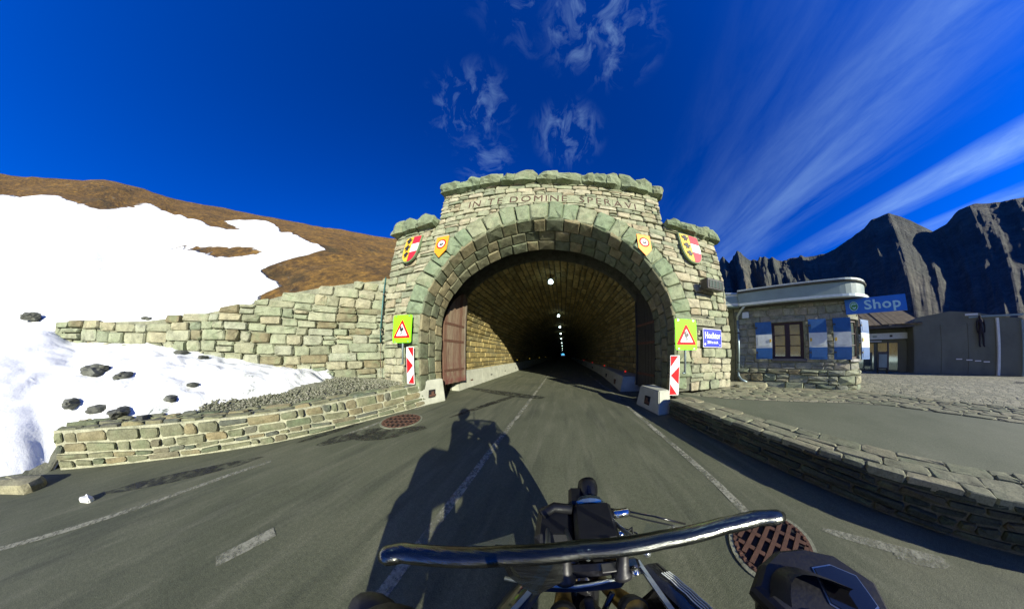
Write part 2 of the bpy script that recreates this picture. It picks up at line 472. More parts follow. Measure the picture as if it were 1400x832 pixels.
class G:
    """geometry collector"""
    def __init__(s): s.v = []; s.f = []; s.t = []; s.m = []
    def add(s, v, f, tone=0., m=0):
        n = len(s.v)
        s.v += [tuple(q) for q in v]
        s.f += [tuple(i+n for i in q) for q in f]
        s.t += [tone]*len(f); s.m += [m]*len(f)
        return s
    def box(s, x0, x1, y0, y1, z0, z1, tone=0., m=0, M=None, bev=0.):
        if bev:
            b = bev
            bm = bmesh.new()
            bmesh.ops.create_cube(bm, size=1)
            bmesh.ops.scale(bm, vec=(x1-x0, y1-y0, z1-z0), verts=bm.verts)
            bmesh.ops.bevel(bm, geom=bm.edges[:], offset=b, segments=1, affect='EDGES')
            bmesh.ops.translate(bm, vec=((x0+x1)/2, (y0+y1)/2, (z0+z1)/2), verts=bm.verts)
            bm.verts.index_update()
            v = [q.co.copy() for q in bm.verts]; f = [[q.index for q in p.verts] for p in bm.faces]
            bm.free()
        else:
            v = [Vector((x, y, z)) for z in (z0, z1) for y in (y0, y1) for x in (x0, x1)]
            f = [(0, 2, 3, 1), (4, 5, 7, 6), (0, 1, 5, 4), (2, 6, 7, 3), (0, 4, 6, 2), (1, 3, 7, 5)]
        if M is not None: v = [M @ q for q in v]
        return s.add(v, f, tone, m)
    def tube(s, pts, r, n=10, cap=True, tone=0., m=0, flat=1.):
        pts = [Vector(p) for p in pts]
        rr = r if hasattr(r, '__len__') else [r]*len(pts)
        v = []; f = []
        up = None
        for i, p in enumerate(pts):
            d = (pts[min(i+1, len(pts)-1)]-pts[max(i-1, 0)]).normalized()
            if up is None:
                up = d.orthogonal().normalized()
                if abs(d.z) < .9: up = Vector((0, 0, 1))
            up = (up-d*up.dot(d)).normalized()
            sd_ = d.cross(up)
            for k in range(n):
                a = 2*math.pi*k/n
                v.append(p+(sd_*math.cos(a)+up*math.sin(a)*flat)*rr[i])
        for i in range(len(pts)-1):
            for k in range(n):
                f.append((i*n+k, i*n+(k+1) % n, (i+1)*n+(k+1) % n, (i+1)*n+k))
        if cap:
            f.append(tuple(range(n))[::-1]); f.append(tuple(range((len(pts)-1)*n, len(pts)*n)))
        return s.add(v, f, tone, m)
    def prism(s, poly, a, b, axis='y', tone=0., m=0, M=None):
        """extrude a 2D outline between a and b along axis ('y': outline is x,z; 'z': x,y; 'x': y,z)"""
        n = len(poly)
        def P(p, w):
            q = Vector((p[0], w, p[1])) if axis == 'y' else Vector((p[0], p[1], w)) if axis == 'z' else Vector((w, p[0], p[1]))
            return M @ q if M is not None else q
        v = [P(p, a) for p in poly]+[P(p, b) for p in poly]
        f = [tuple(range(n)), tuple(range(2*n-1, n-1, -1))]+[(i, (i+1) % n, n+(i+1) % n, n+i) for i in range(n)]
        return s.add(v, f, tone, m)
    def lathe(s, prof, n=16, M=None, tone=0., m=0):
        v = []; f = []
        for (r, z) in prof:
            for k in range(n):
                a = 2*math.pi*k/n
                q = Vector((r*math.cos(a), r*math.sin(a), z))
                v.append(M @ q if M is not None else q)
        for i in range(len(prof)-1):
            for k in range(n):
                f.append((i*n+k, i*n+(k+1) % n, (i+1)*n+(k+1) % n, (i+1)*n+k))
        f.append(tuple(range(n))[::-1]); f.append(tuple(range((len(prof)-1)*n, len(prof)*n)))
        return s.add(v, f, tone, m)
    def out(s, name, mat, parent=None, smooth=False, mats=None):
        o = mesh_obj(name, s.v, s.f, mat, parent, s.t, smooth, mats, s.m)
        if smooth:
            try: o.data.shade_smooth_by_angle(angle=R(40)) if hasattr(o.data, 'shade_smooth_by_angle') else None
            except Exception: pass
        return o

rnd = random.Random(11)
def U(a, b): return rnd.uniform(a, b)

# ---- masonry
def stone_geo(poly, fmap, h, inset=.022, rough=.012, back=-.06, chamfer=.3):
    """one stone: irregular outline, sides going into the mortar, pillowed rough face"""
    pts = []
    n = len(poly)
    if n == 4:
        for i in range(4):
            a = poly[i]; b = poly[(i+1) % 4]; c = poly[(i-1) % 4]
            la = math.dist(a, b); lc = math.dist(a, c)
            ch = min(la, lc)*chamfer*U(.25, 1.)
            ta = min(ch/la, .45) if la else 0; tc = min(ch/lc, .45) if lc else 0
            pts.append((a[0]+(c[0]-a[0])*tc, a[1]+(c[1]-a[1])*tc))
            pts.append((a[0]+(b[0]-a[0])*ta, a[1]+(b[1]-a[1])*ta))
    else: pts = list(poly)
    n = len(pts)
    cx = sum(p[0] for p in pts)/n; cy = sum(p[1] for p in pts)/n
    v = []
    for p in pts: v.append(fmap(p[0], p[1], back))
    for p in pts: v.append(fmap(p[0]+U(-rough, rough)*.5, p[1]+U(-rough, rough)*.5, h*U(.45, .7)))
    for p in pts:
        dx, dy = cx-p[0], cy-p[1]; L = math.hypot(dx, dy) or 1
        k = min(inset*U(.8, 1.6)/L, .6)
        v.append(fmap(p[0]+dx*k, p[1]+dy*k, h+U(-rough, rough)))
    v.append(fmap(cx+U(-.03, .03), cy+U(-.02, .02), h+U(0, rough*1.6)))
    f = []
    for r in (0, 1):
        for i in range(n):
            j = (i+1) % n
            f.append((r*n+i, r*n+j, (r+1)*n+j, (r+1)*n+i))
    for i in range(n): f.append((2*n+i, 2*n+(i+1) % n, 3*n))
    return v, f

def courses(u0, u1, v0, v1, hr, wr, gap=.012, jit=.012, split=.12, u0f=None, u1f=None):
    """rubble in rough courses; yields quads. u0f/u1f: edge position at a height"""
    out = []
    v = v0
    wob = rnd.random()*9
    while v < v1-.03:
        h = U(*hr)
        if v+h > v1-.05: h = v1-v
        a = u0f(v+h/2) if u0f else u0
        b = u1f(v+h/2) if u1f else u1
        u = a
        while u < b-.02:
            w = U(*wr)
            if u+w > b-.1*(wr[0]+wr[1]): w = b-u
            g = gap
            def W_(uu, vv): return vv+.02*math.sin(uu*1.7+wob+v*2.)*min(1, (vv-v0)*8, (v1-vv)*8)
            segs = [(v, v+h)]
            if w < .34 and h > .17 and rnd.random() < split*2: segs = [(v, v+h*.5), (v+h*.5, v+h)]
            elif rnd.random() < split and h > .15: segs = [(v, v+h*.42), (v+h*.42, v+h)]
            for (p, q) in segs:
                J = lambda: U(-jit, jit)
                out.append([(u+g+J(), W_(u, p)+g+J()), (u+w-g+J(), W_(u+w, p)+g+J()), (u+w-g+J(), W_(u+w, q)-g+J()), (u+g+J(), W_(u, q)-g+J())])
            u += w
        v += h
    return out

def lay(name, quads, fmap, hrange, mat, parent, limit=300, inset=.022, rough=.012, stuff='small_stones', back=-.06, chamfer=.3, big_first=True):
    def area(q): return abs(sum(q[i][0]*q[(i+1) % len(q)][1]-q[(i+1) % len(q)][0]*q[i][1] for i in range(len(q))))/2
    if big_first: quads = sorted(quads, key=area, reverse=True)
    rest = G()
    for i, q in enumerate(quads):
        v, f = stone_geo(q, fmap, U(*hrange), inset, rough, back, chamfer)
        t = rnd.random()
        if i < limit: mesh_obj(name, v, f, mat, parent, t)
        else: rest.add(v, f, t)
    if rest.v: kind(rest.out(stuff, mat, parent), 'stuff')

class Path:
    """smooth plan curve; P(u) point, N(u) unit normal to the right of travel"""
    def __init__(s, pts, smooth=True):
        pts = [Vector((p[0], p[1])) for p in pts]
        if smooth and len(pts) > 2:
            q = []
            for i in range(len(pts)-1):
                p0 = pts[max(i-1, 0)]; p1 = pts[i]; p2 = pts[i+1]; p3 = pts[min(i+2, len(pts)-1)]
                for k in range(12):
                    t = k/12
                    q.append(.5*((2*p1)+(-p0+p2)*t+(2*p0-5*p1+4*p2-p3)*t*t+(-p0+3*p1-3*p2+p3)*t**3))
            q.append(pts[-1]); pts = q
        s.p = pts
        s.c = [0.]
        for a, b in zip(pts, pts[1:]): s.c.append(s.c[-1]+(b-a).length)
        s.L = s.c[-1]
    def at(s, u):
        if u <= 0: i = 0
        elif u >= s.L: i = len(s.p)-2
        else:
            import bisect
            i = min(bisect.bisect_right(s.c, u)-1, len(s.p)-2)
        d = (s.p[i+1]-s.p[i]).normalized()
        return s.p[i]+d*(u-s.c[i]), d
    def P(s, u): return s.at(u)[0]
    def N(s, u):
        a = s.at(u-.12)[1]; b = s.at(u+.12)[1]
        d = (a+b).normalized()
        return Vector((d.y, -d.x))
    def f(s, u, z, w):
        p = s.P(u)+s.N(u)*w
        return Vector((p.x, p.y, z))

def letters(body, size, place, mat, parent, depth=.004, squeeze=1., gap=.06, bold=0., width=None, name='letter'):
    """one mesh per letter; place(x, y, w); the line is centred, or stretched to width"""
    items = []; x = 0.
    for ch in body:
        if ch == ' ': x += size*.34; continue
        cu = bpy.data.curves.new('letter', 'FONT'); cu.body = ch; cu.size = size; cu.extrude = depth; cu.resolution_u = 3; cu.offset = bold
        o = bpy.data.objects.new('letter', cu); COL.objects.link(o)
        bpy.context.view_layer.update()
        me = bpy.data.meshes.new_from_object(o.evaluated_get(bpy.context.evaluated_depsgraph_get()))
        bpy.data.objects.remove(o)
        xs = [v.co.x for v in me.vertices]; x0, x1 = min(xs), max(xs)
        items.append((me, x-x0)); x += x1-x0+gap
    W_ = x-gap
    k = (width/W_) if width else squeeze
    for me, dx in items:
        for v in me.vertices: v.co = place((v.co.x+dx-W_/2)*k, v.co.y-size*.35, v.co.z)
        me.materials.clear(); me.materials.append(MATS[mat])
        q = bpy.data.objects.new(name, me); COL.objects.link(q); q.parent = parent
def text_obj(body, size, fmap2, mat, parent, name='lettering', depth=.006, squeeze=1., italic=0., bold=0.):
    """raised or painted letters as a mesh; fmap2(x, y, w) places letter coordinates, x from 0 to width"""
    cu = bpy.data.curves.new(name, 'FONT')
    cu.body = body; cu.size = size; cu.extrude = depth; cu.resolution_u = 3
    cu.align_x = 'CENTER'; cu.align_y = 'CENTER'; cu.offset = bold
    o = bpy.data.objects.new(name, cu)
    COL.objects.link(o)
    bpy.context.view_layer.update()
    me = bpy.data.meshes.new_from_object(o.evaluated_get(bpy.context.evaluated_depsgraph_get()))
    bpy.data.objects.remove(o)
    for v in me.vertices:
        v.co = fmap2(v.co.x*squeeze, v.co.y, v.co.z)
    me.materials.clear(); me.materials.append(MATS[mat])
    me.name = name
    q = bpy.data.objects.new(name, me)
    COL.objects.link(q)
    return parent_to(q, parent)

# ================================================================ TUNNEL PORTAL
PORT = thing('tunnel_portal', 'stepped stone tunnel portal with green arch ring, carved IN TE DOMINE SPERAVI', 'tunnel portal', (-.5, 4.2, 0), math.atan(.045))
AC, AZ = .05, 2.3                      # arch centre in the portal's own frame
AI, BI = 3.70, 3.16                    # inner edge of the ring
AO, BO = 4.36, 3.86                    # outer edge
AE, BE = 3.66, 2.78                    # far edge of the soffit
SD = .86                               # soffit depth
def face_map(u, v, w): return Vector((u, -w, v))
def arch_pts(a, b, n=48, base=.0):
    return [(AC-a, base)]+[(AC-a*math.cos(math.pi*i/n), AZ+b*math.sin(math.pi*i/n)) for i in range(n+1)]+[(AC+a, base)]
def u_left(v): return -5.32-.055*max(0, v-2)
def u_right(v): return 6.38-.04*max(0, v-2)
# body: mortar core with the arch cut out
g = G()
core = [(-5.3, -.4)]+[(-5.3, 2), (u_left(5.8)+.04, 5.85), (-3.6, 5.85), (-3.72, 7.28), (3.9, 7.28), (3.78, 5.85), (u_right(5.8)-.04, 5.85), (6.34, 2), (6.34, -.4)]
inner = arch_pts(AI+.03, BI+.03, 40, -.4)[::-1]
g.prism(core+inner, .02, 1.0, 'y')
g.out('wall_core', 'dark_mortar', PORT)
# the wall's right end is masonry too
def end_map(u, v, w): return Vector((6.34-.04*max(0, v-2)+w, u, v))
lay('end_stone', courses(0, 1.0, .35, 5.82, (.2, .32), (.3, .6)), end_map, (.02, .05), 'facade_stone', PORT, 60)
def lend_map(u, v, w): return Vector((-5.32-.055*max(0, v-2)-w, 1-u, v))
lay('end_stone', courses(0, 1.0, 3.9, 5.82, (.2, .32), (.3, .6)), lend_map, (.02, .05), 'facade_stone', PORT, 40)

def clip_arch(q, a, b, pad=.0):
    """push stone corners that fall inside the arch ring out to its edge; None when the stone is mostly inside"""
    q2 = []
    ins = 0
    # denser outline so that the cut follows the curve
    pts = []
    for i in range(4):
        p = q[i]; r = q[(i+1) % 4]
        k = 3 if math.dist(p, r) > .3 else 2
        for j in range(k): pts.append((p[0]+(r[0]-p[0])*j/k, p[1]+(r[1]-p[1])*j/k))
    for (u, v) in pts:
        if v >= AZ:
            e = math.hypot((u-AC)/a, (v-AZ)/b)
            if e < 1:
                ins += 1
                if e < .5: return None
                u = AC+(u-AC)/e; v = AZ+(v-AZ)/e
        elif abs(u-AC) < a:
            ins += 1
            u = AC+math.copysign(a, u-AC)
        q2.append((u, v))
    if ins == 0: return q
    if ins >= len(pts)-1: return None
    A = abs(sum(q2[i][0]*q2[(i+1) % len(q2)][1]-q2[(i+1) % len(q2)][0]*q2[i][1] for i in range(len(q2))))/2
    if A < .012: return None
    out = [q2[0]]
    for p in q2[1:]:
        if math.dist(p, out[-1]) > .012: out.append(p)
    return out
INS = (6.24, 6.60)      # inscription band
DATE = (4.36, 5.52, 2.43, 2.66)
fq = []
cs = courses(0, 0, .34, 4.1, (.20, .33), (.28, .72), u0f=u_left, u1f=u_right, jit=.022)+courses(0, 0, 4.12, 5.82, (.16, .26), (.26, .66), u0f=u_left, u1f=u_right, jit=.018)
cs += courses(0, 0, 5.83, INS[0], (.17, .22), (.22, .6), u0f=lambda v: -3.66, u1f=lambda v: 3.86)
cs += courses(0, 0, INS[1], 7.27, (.15, .22), (.22, .62), u0f=lambda v: -3.72, u1f=lambda v: 3.9)
cs += courses(-3.7, -2.95, INS[0], INS[1], (.15, .2), (.2, .4))+courses(3.25, 3.88, INS[0], INS[1], (.15, .2), (.2, .4))
for q in cs:
    cx = sum(p[0] for p in q)/4; cy = sum(p[1] for p in q)/4
    if DATE[0]-.1 < cx < DATE[1]+.1 and DATE[2]-.05 < cy < DATE[3]+.05: continue
    r = clip_arch(q, AO+.012, BO+.012)
    if r: fq.append(r)
lay('stone', fq, face_map, (.02, .07), 'facade_stone', PORT, 300, inset=.02, rough=.016)
# inscription slabs, dressed flat
u = -2.93
while u < 3.2:
    w = U(.7, 1.1)
    if u+w > 2.8: w = 3.24-u
    v, f = stone_geo([(u+.002, INS[0]+.01), (u+w-.002, INS[0]+.01), (u+w-.002, INS[1]-.01), (u+.002, INS[1]-.01)], face_map, .05, .004, .001, chamfer=.05)
    mesh_obj('inscription_slab', v, f, 'facade_stone', PORT, U(.38, .6))
    u += w
letters('IN TE DOMINE  SPERAVI', .40, lambda x, y, w: Vector((.16+x, -.056-w, (INS[0]+INS[1])/2+y)), 'inscription_paint', PORT, .004, width=5.5, gap=.10, bold=-.002)
v, f = stone_geo([(DATE[0], DATE[2]), (DATE[1], DATE[2]), (DATE[1], DATE[3]), (DATE[0], DATE[3])], face_map, .055, .01, .003, chamfer=.05)
mesh_obj('date_stone', v, f, 'facade_stone', PORT, .2)
letters('1933  1935', .20, lambda x, y, w: Vector(((DATE[0]+DATE[1])/2+x, -.060-w, (DATE[2]+DATE[3])/2+y)), 'carved', PORT, .003, gap=.03, bold=-.003, name='numeral')
# arch ring: big green voussoirs, legs included
def ring_stone(pa, pb):
    """pa, pb: (inner, outer) points at each joint"""
    (i0, o0), (i1, o1) = pa, pb
    k = U(-.05, .06)
    def ext(i, o): return (o[0]+(o[0]-i[0])*k, o[1]+(o[1]-i[1])*k)
    o0 = ext(i0, o0); o1 = ext(i1, o1)
    def sh(p, q, t): return (p[0]+(q[0]-p[0])*t, p[1]+(q[1]-p[1])*t)
    q = [sh(i0, i1, .02), sh(i1, i0, .02), sh(o1, o0, .02), sh(o0, o1, .02)]
    v, f = stone_geo(q, face_map, U(.10, .15), .045, .03, chamfer=.16)
    mesh_obj('voussoir', v, f, 'arch_stone', PORT, rnd.random())
nv = 26
cuts = [0]
ws = [U(.85, 1.15) for _ in range(nv)]
tot = sum(ws); acc = 0
for w in ws: acc += w; cuts.append(acc/tot)
def ell(a, b, t): return (AC-a*math.cos(math.pi*t), AZ+b*math.sin(math.pi*t))
for i in range(nv):
    ring_stone((ell(AI, BI, cuts[i]), ell(AO, BO, cuts[i])), (ell(AI, BI, cuts[i+1]), ell(AO, BO, cuts[i+1])))
for s in (-1, 1):
    z = .5
    while z < AZ-.1:
        h = U(.32, .5)
        if z+h > AZ-.15: h = AZ-z
        o = AO-.25+.3*U(0, 1)*(z < 1.6)
        ring_stone(((AC+s*AI, z), (AC+s*(AO-U(0, .25)), z)), ((AC+s*AI, z+h), (AC+s*(AO-U(0, .25)), z+h)))
        z += h
# soffit of the arch: three rows of squared stones between front and back edge
def prof(t, w):
    """t 0..1 along the whole arch incl. legs, w 0..SD deep: point and inward normal"""
    k = w/SD
    a = AI+(AE-AI)*k; b = BI+(BE-BI)*k
    LEG = AZ-.45
    arc = 1.63*(a+b)
    L = 2*LEG+arc
    s = t*L
    if s < LEG: return Vector((AC-a, w, .45+s)), Vector((1, 0, 0))
    if s > L-LEG: return Vector((AC+a, w, .45+(L-s))), Vector((-1, 0, 0))
    th = math.pi*(s-LEG)/arc
    n = Vector((math.cos(th)/a, 0, -math.sin(th)/b)).normalized()
    return Vector((AC-a*math.cos(th), w, AZ+b*math.sin(th))), n
def soffit_map(t, w, h):
    p, n = prof(min(max(t, 0), 1), w)
    return p+n*h
TL = 2*(AZ-.45)+1.63*(AI+BI)
w = -.10
for row, wd in enumerate((.36, .30, .32)):
    t = 0
    while t < 1-.001:
        L = U(.34, .55)/TL
        if t+L > 1-.02: L = 1-t
        g0 = .010
        q = [(t+g0/TL, w+g0), (t+L-g0/TL, w+g0), (t+L-g0/TL, w+wd-g0), (t+g0/TL, w+wd-g0)]
        n_ = len(q)
        # denser along the curve
        m0 = (t+L/2)
        q = [q[0], (m0, w+g0), q[1], q[2], (m0, w+wd-g0), q[3]]
        cx = t+L/2; cy = w+wd/2
        v = []; hh = U(.03, .07)
        for p in q: v.append(soffit_map(p[0], p[1], -.05))
        for p in q: v.append(soffit_map(p[0], p[1], hh*.5))
        for p in q: v.append(soffit_map(p[0]+(cx-p[0])*.12, p[1]+(cy-p[1])*.12, hh+U(-.012, .012)))
        v.append(soffit_map(cx, cy, hh+U(0, .02)))
        f = []
        for r in (0, 1):
            for i in range(6): f.append((r*6+i, r*6+(i+1) % 6, (r+1)*6+(i+1) % 6, (r+1)*6+i))
        for i in range(6): f.append((12+i, 12+(i+1) % 6, 18))
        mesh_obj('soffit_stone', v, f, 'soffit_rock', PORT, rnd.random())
        t += L
    w += wd
# mortar lining of the soffit
g = G(); n = 60
vv = []
for i in range(n+1):
    for w_ in (0, SD+.05): vv.append(soffit_map(i/n, w_, -.01))
g.add(vv, [(2*i, 2*i+1, 2*i+3, 2*i+2) for i in range(n)])
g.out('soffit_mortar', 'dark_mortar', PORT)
# coping: boulders along the three crowns
def coping(u0, u1, v0, hmin, hmax, wmin, wmax):
    u = u0
    while u < u1-.02:
        w = U(wmin, wmax)
        if u+w > u1-.2: w = u1-u
        h = U(hmin, hmax)
        bm = bmesh.new()
        bmesh.ops.create_cube(bm, size=1)
        bmesh.ops.subdivide_edges(bm, edges=bm.edges[:], cuts=3, use_grid_fill=True)
        se = Vector((U(0, 50), U(0, 50), 0))
        for q in bm.verts:
            c = q.co.copy()
            r = c.length
            lim = 1/max(abs(c.x), abs(c.y), abs(c.z), .001)*.5
            c = c.lerp(c.normalized()*.60, .50)
            c.x *= (w+.07); c.y *= .95; c.z *= h*1.16
            nn = mnoise.noise((c+se)*3.)*.14+mnoise.noise((c+se)*8)*.05
            c += c.normalized()*nn
            q.co = Vector((u+w/2, .20, v0+h/2-.03))+c
        bm.verts.index_update()
        v = [q.co.copy() for q in bm.verts]; f = [[q.index for q in p.verts] for p in bm.faces]
        bm.free()
        mesh_obj('coping_stone', v, f, 'arch_stone', PORT, rnd.random())
        u += w
coping(-3.92, 4.10, 7.25, .34, .56, .36, .85)
coping(u_left(5.9)-.12, -3.75, 5.80, .30, .46, .34, .75)
coping(3.92, u_right(5.9)+.12, 5.80, .32, .42, .42, .8)
# gatehouse walls behind the arch: side cheeks and a dark lintel slab where the gate leaves hang
g = G()
g.box(-5.0, -4.35, .9, 2.2, 0, 6.3)
g.box(4.1, 5.9, 1.0, 2.1, 0, 6.3)
g.box(-5.0, 5.9, 1.0, 2.2, 6.32, 6.8)
g.out('gate_chamber', 'dark_mortar', PORT)

# ================================================================ TUNNEL
TUN = thing('tunnel', 'long dark road tunnel lined with ochre stones behind the portal arch', 'tunnel', (-.65, 6.3, 0))
TA, TB, TZ = 4.05, 3.12, 2.25
TLEN = 400.
arcL = 1.62*(TA+TB)
PL = 2*TZ+arcL
def tprof(s):
    if s < TZ: return Vector((-TA, 0, s)), Vector((1, 0, 0))
    if s > PL-TZ: return Vector((TA, 0, PL-s)), Vector((-1, 0, 0))
    th = math.pi*(s-TZ)/arcL
    return Vector((-TA*math.cos(th), 0, TZ+TB*math.sin(th))), Vector((math.cos(th)/TA, 0, -math.sin(th)/TB)).normalized()
def tun_map(s, y, h):
    p, n = tprof(min(max(s, 0), PL))
    q = p+n*h
    return Vector((q.x, y, q.z))
near = []; far = G()
s = 0.
while s < PL-.02:
    wall = s < TZ-.1 or s > PL-TZ-.1
    h = U(.22, .34) if wall else U(.20, .30)
    if s+h > PL-.1: h = PL-s
    y = -.02-U(0, .3)
    ymax = 34
    first = True
    while y < ymax:
        L = U(.4, .95) if wall else U(.35, .75)
        L *= 1+max(0, y)/14
        y0 = max(y, 0.)
        q = [(s+.012+U(0, .012), y0+.012), (s+.012+U(0, .012), y+L-.012), (s+h-.012-U(0, .014), y+L-.012), (s+h-.012-U(0, .014), y0+.012)]
        near.append((y0, q))
        y += L
    s += h
near.sort(key=lambda t: t[0])
for i, (y0, q) in enumerate(near):
    if i < 300:
        v, f = stone_geo(q, tun_map, U(.02, .075), .028, .016, back=-.05)
        mesh_obj('lining_stone', v, f, 'vault_rock', TUN, rnd.random())
    else:
        hh = U(.02, .07)
        v = [tun_map(a, b, -.03) for a, b in q]
        cx = sum(p[0] for p in q)/4; cy = sum(p[1] for p in q)/4
        v += [tun_map(a+(cx-a)*.12, b+(cy-b)*.08, hh+U(-.012, .012)) for a, b in q]
        far.add(v, [(0, 1, 5, 4), (1, 2, 6, 5), (2, 3, 7, 6), (3, 0, 4, 7), (4, 5, 6, 7)], rnd.random())
kind(far.out('lining_stones_beyond', 'vault_rock', TUN), 'stuff')
# lining shell to the far mouth
g = G(); n = 56
ys = [0, 5, 12, 34, 80, 160, 260, TLEN]
for j, y in enumerate(ys):
    for i in range(n+1):
        p, nn = tprof(PL*i/n)
        g.v.append((p.x-nn.x*.01, y, p.z-nn.z*.01))
for j in range(len(ys)-1):
    for i in range(n):
        a = j*(n+1)+i
        g.f.append((a, a+1, a+n+2, a+n+1)); g.t.append(.3); g.m.append(0)
g.out('lining', 'dark_mortar', TUN)
# front collar closing the gap to the gate chamber
ring = [(-4.9, -.1), (-4.9, 6.3), (6.6, 6.3), (6.6, -.1)]+[(TA*math.cos(math.pi*i/30), TZ+TB*math.sin(math.pi*i/30)) if 0 < i < 30 else (TA*(1 if i == 0 else -1), TZ) for i in range(31)]
ring = ring[:4]+[(TA, -.1)]+ring[4:]+[(-TA, -.1)]
g = G(); g.prism(ring, -.02, .3, 'y'); g.out('mouth_collar', 'dark_mortar', TUN)

# lamps under the crown
for i, y in enumerate((7.6, 14.5, 20.4, 26.7, 35, 47, 63, 85, 120)):
    lab = ['nearest ceiling lamp, largest bright glass lamp under the tunnel crown', 'second ceiling lamp from the tunnel mouth', 'third ceiling lamp from the tunnel mouth',
           'fourth ceiling lamp from the tunnel mouth', 'fifth ceiling lamp from the tunnel mouth'][i] if i < 5 else ['sixth ceiling lamp from the tunnel mouth, a faint dot', 'seventh ceiling lamp from the tunnel mouth, a faint dot', 'eighth ceiling lamp from the tunnel mouth, a faint dot', 'farthest ceiling lamp, a faint dot just above the far exit'][i-5]
    L = thing('ceiling_lamp', lab, 'lamp', (-.60 if i == 0 else -.42, y, 4.92), 0, 'lamps along the tunnel ceiling')
    M = Matrix.Identity(4)
    k = .12
    a = G().lathe([(k*.5, .0), (k*.9, .03), (k, .09), (k*.8, .16), (k*.4, .2)], 12, tone=.5).out('lamp_glass', 'lamp_glow', L, True)
    G().lathe([(k*.5, .19), (k*1.1, .2), (k*1.1, .24), (.03, .26), (.03, .48)], 12).out('lamp_hood', 'dark_metal', L)
# reflectors on the barriers
def reflector(x, y, z, col, lab):
    t = thing('reflector', lab, 'reflector', (x, y, z), 0, 'reflectors on the tunnel barriers')
    G().box(-.02, .02, -.01, .03, 0, .12).out('bracket', 'dark_metal', t)
    G().lathe([(.045, 0), (.05, .006), (.04, .014)], 10, Matrix.Translation((0, -.012, .1)) @ Matrix.Rotation(R(90), 4, 'X')).out('lens', col, t)
for i, (x, y) in enumerate(((2.95, 7.6), (3.05, 12), (3.05, 17), (3.05, 24))):
    reflector(x, y, .62, 'red_lens', ['red reflector at the near end of the right tunnel barrier', 'second red reflector along the right tunnel barrier', 'third red reflector along the right tunnel barrier', 'farthest red reflector on the right tunnel barrier'][i])
for i, (x, y) in enumerate(((-4.55, 16), (-4.55, 22), (-4.55, 31), (-4.55, 42))):
    reflector(x, y, .92, 'amber_lens', ['amber reflector nearest on the left tunnel barrier in the dark', 'second amber reflector along the left tunnel barrier', 'third amber reflector along the left tunnel barrier', 'farthest amber reflector on the left tunnel barrier'][i])

# ---- concrete barriers inside
def barrier_run(name, label, face, back, h, segs, batter=.12):
    """face: plan points of the road side base; back: x of the wall side"""
    t = thing(name, label, 'barrier', (face[0][0], face[0][1], 0))
    o = Vector((face[0][0], face[0][1], 0))
    P = Path(face, False)
    u = 0; first = True
    for L in segs:
        u1 = min(u+L, P.L)
        if u1 <= u+.1: break
        a = P.P(u+.012); b = P.P(u1-.012)
        sgn = 1 if back > a.x else -1
        v = []
        for p in (a, b):
            v += [Vector((p.x, p.y, 0)), Vector((p.x+sgn*batter*.25, p.y, .2)), Vector((p.x+sgn*batter, p.y, h-.03)), Vector((p.x+sgn*(batter+.03), p.y, h)), Vector((back, p.y, h)), Vector((back, p.y, 0))]
        f = [(i, i+1, i+7, i+6) for i in range(5)]+[(5, 0, 6, 11), (0, 5, 4, 3, 2, 1), (6, 7, 8, 9, 10, 11)]
        mesh_obj('barrier_segment', [q-o for q in v], f, 'concrete', t, U(0, 1))
        # drain notch
        m = P.P((u+u1)/2)
        gg = G().box(m.x-o.x-.03+sgn*.03, m.x-o.x+sgn*.055+.02, m.y-o.y-.11, m.y-o.y+.11, .12, .34)
        gg.out('notch', 'rust' if first else 'pit_black', t)
        first = False
        u = u1
    return t
barrier_run('concrete_barrier', 'sunlit low concrete barrier along the left tunnel wall behind the wooden gate', [(-4.35, 6.25), (-4.36, 12), (-4.45, 70)], -4.72, .78, [2.3, 2.3, 2.6, 3, 4, 5, 6, 8, 12, 14], .1)
barrier_run('concrete_barrier', 'shaded pale concrete barrier along the right tunnel wall', [(2.34, 6.5), (2.60, 9.2), (2.9, 13), (2.95, 70)], 3.42, .62, [2.4, 2.4, 3, 4, 5, 6, 8, 12, 14], .1)

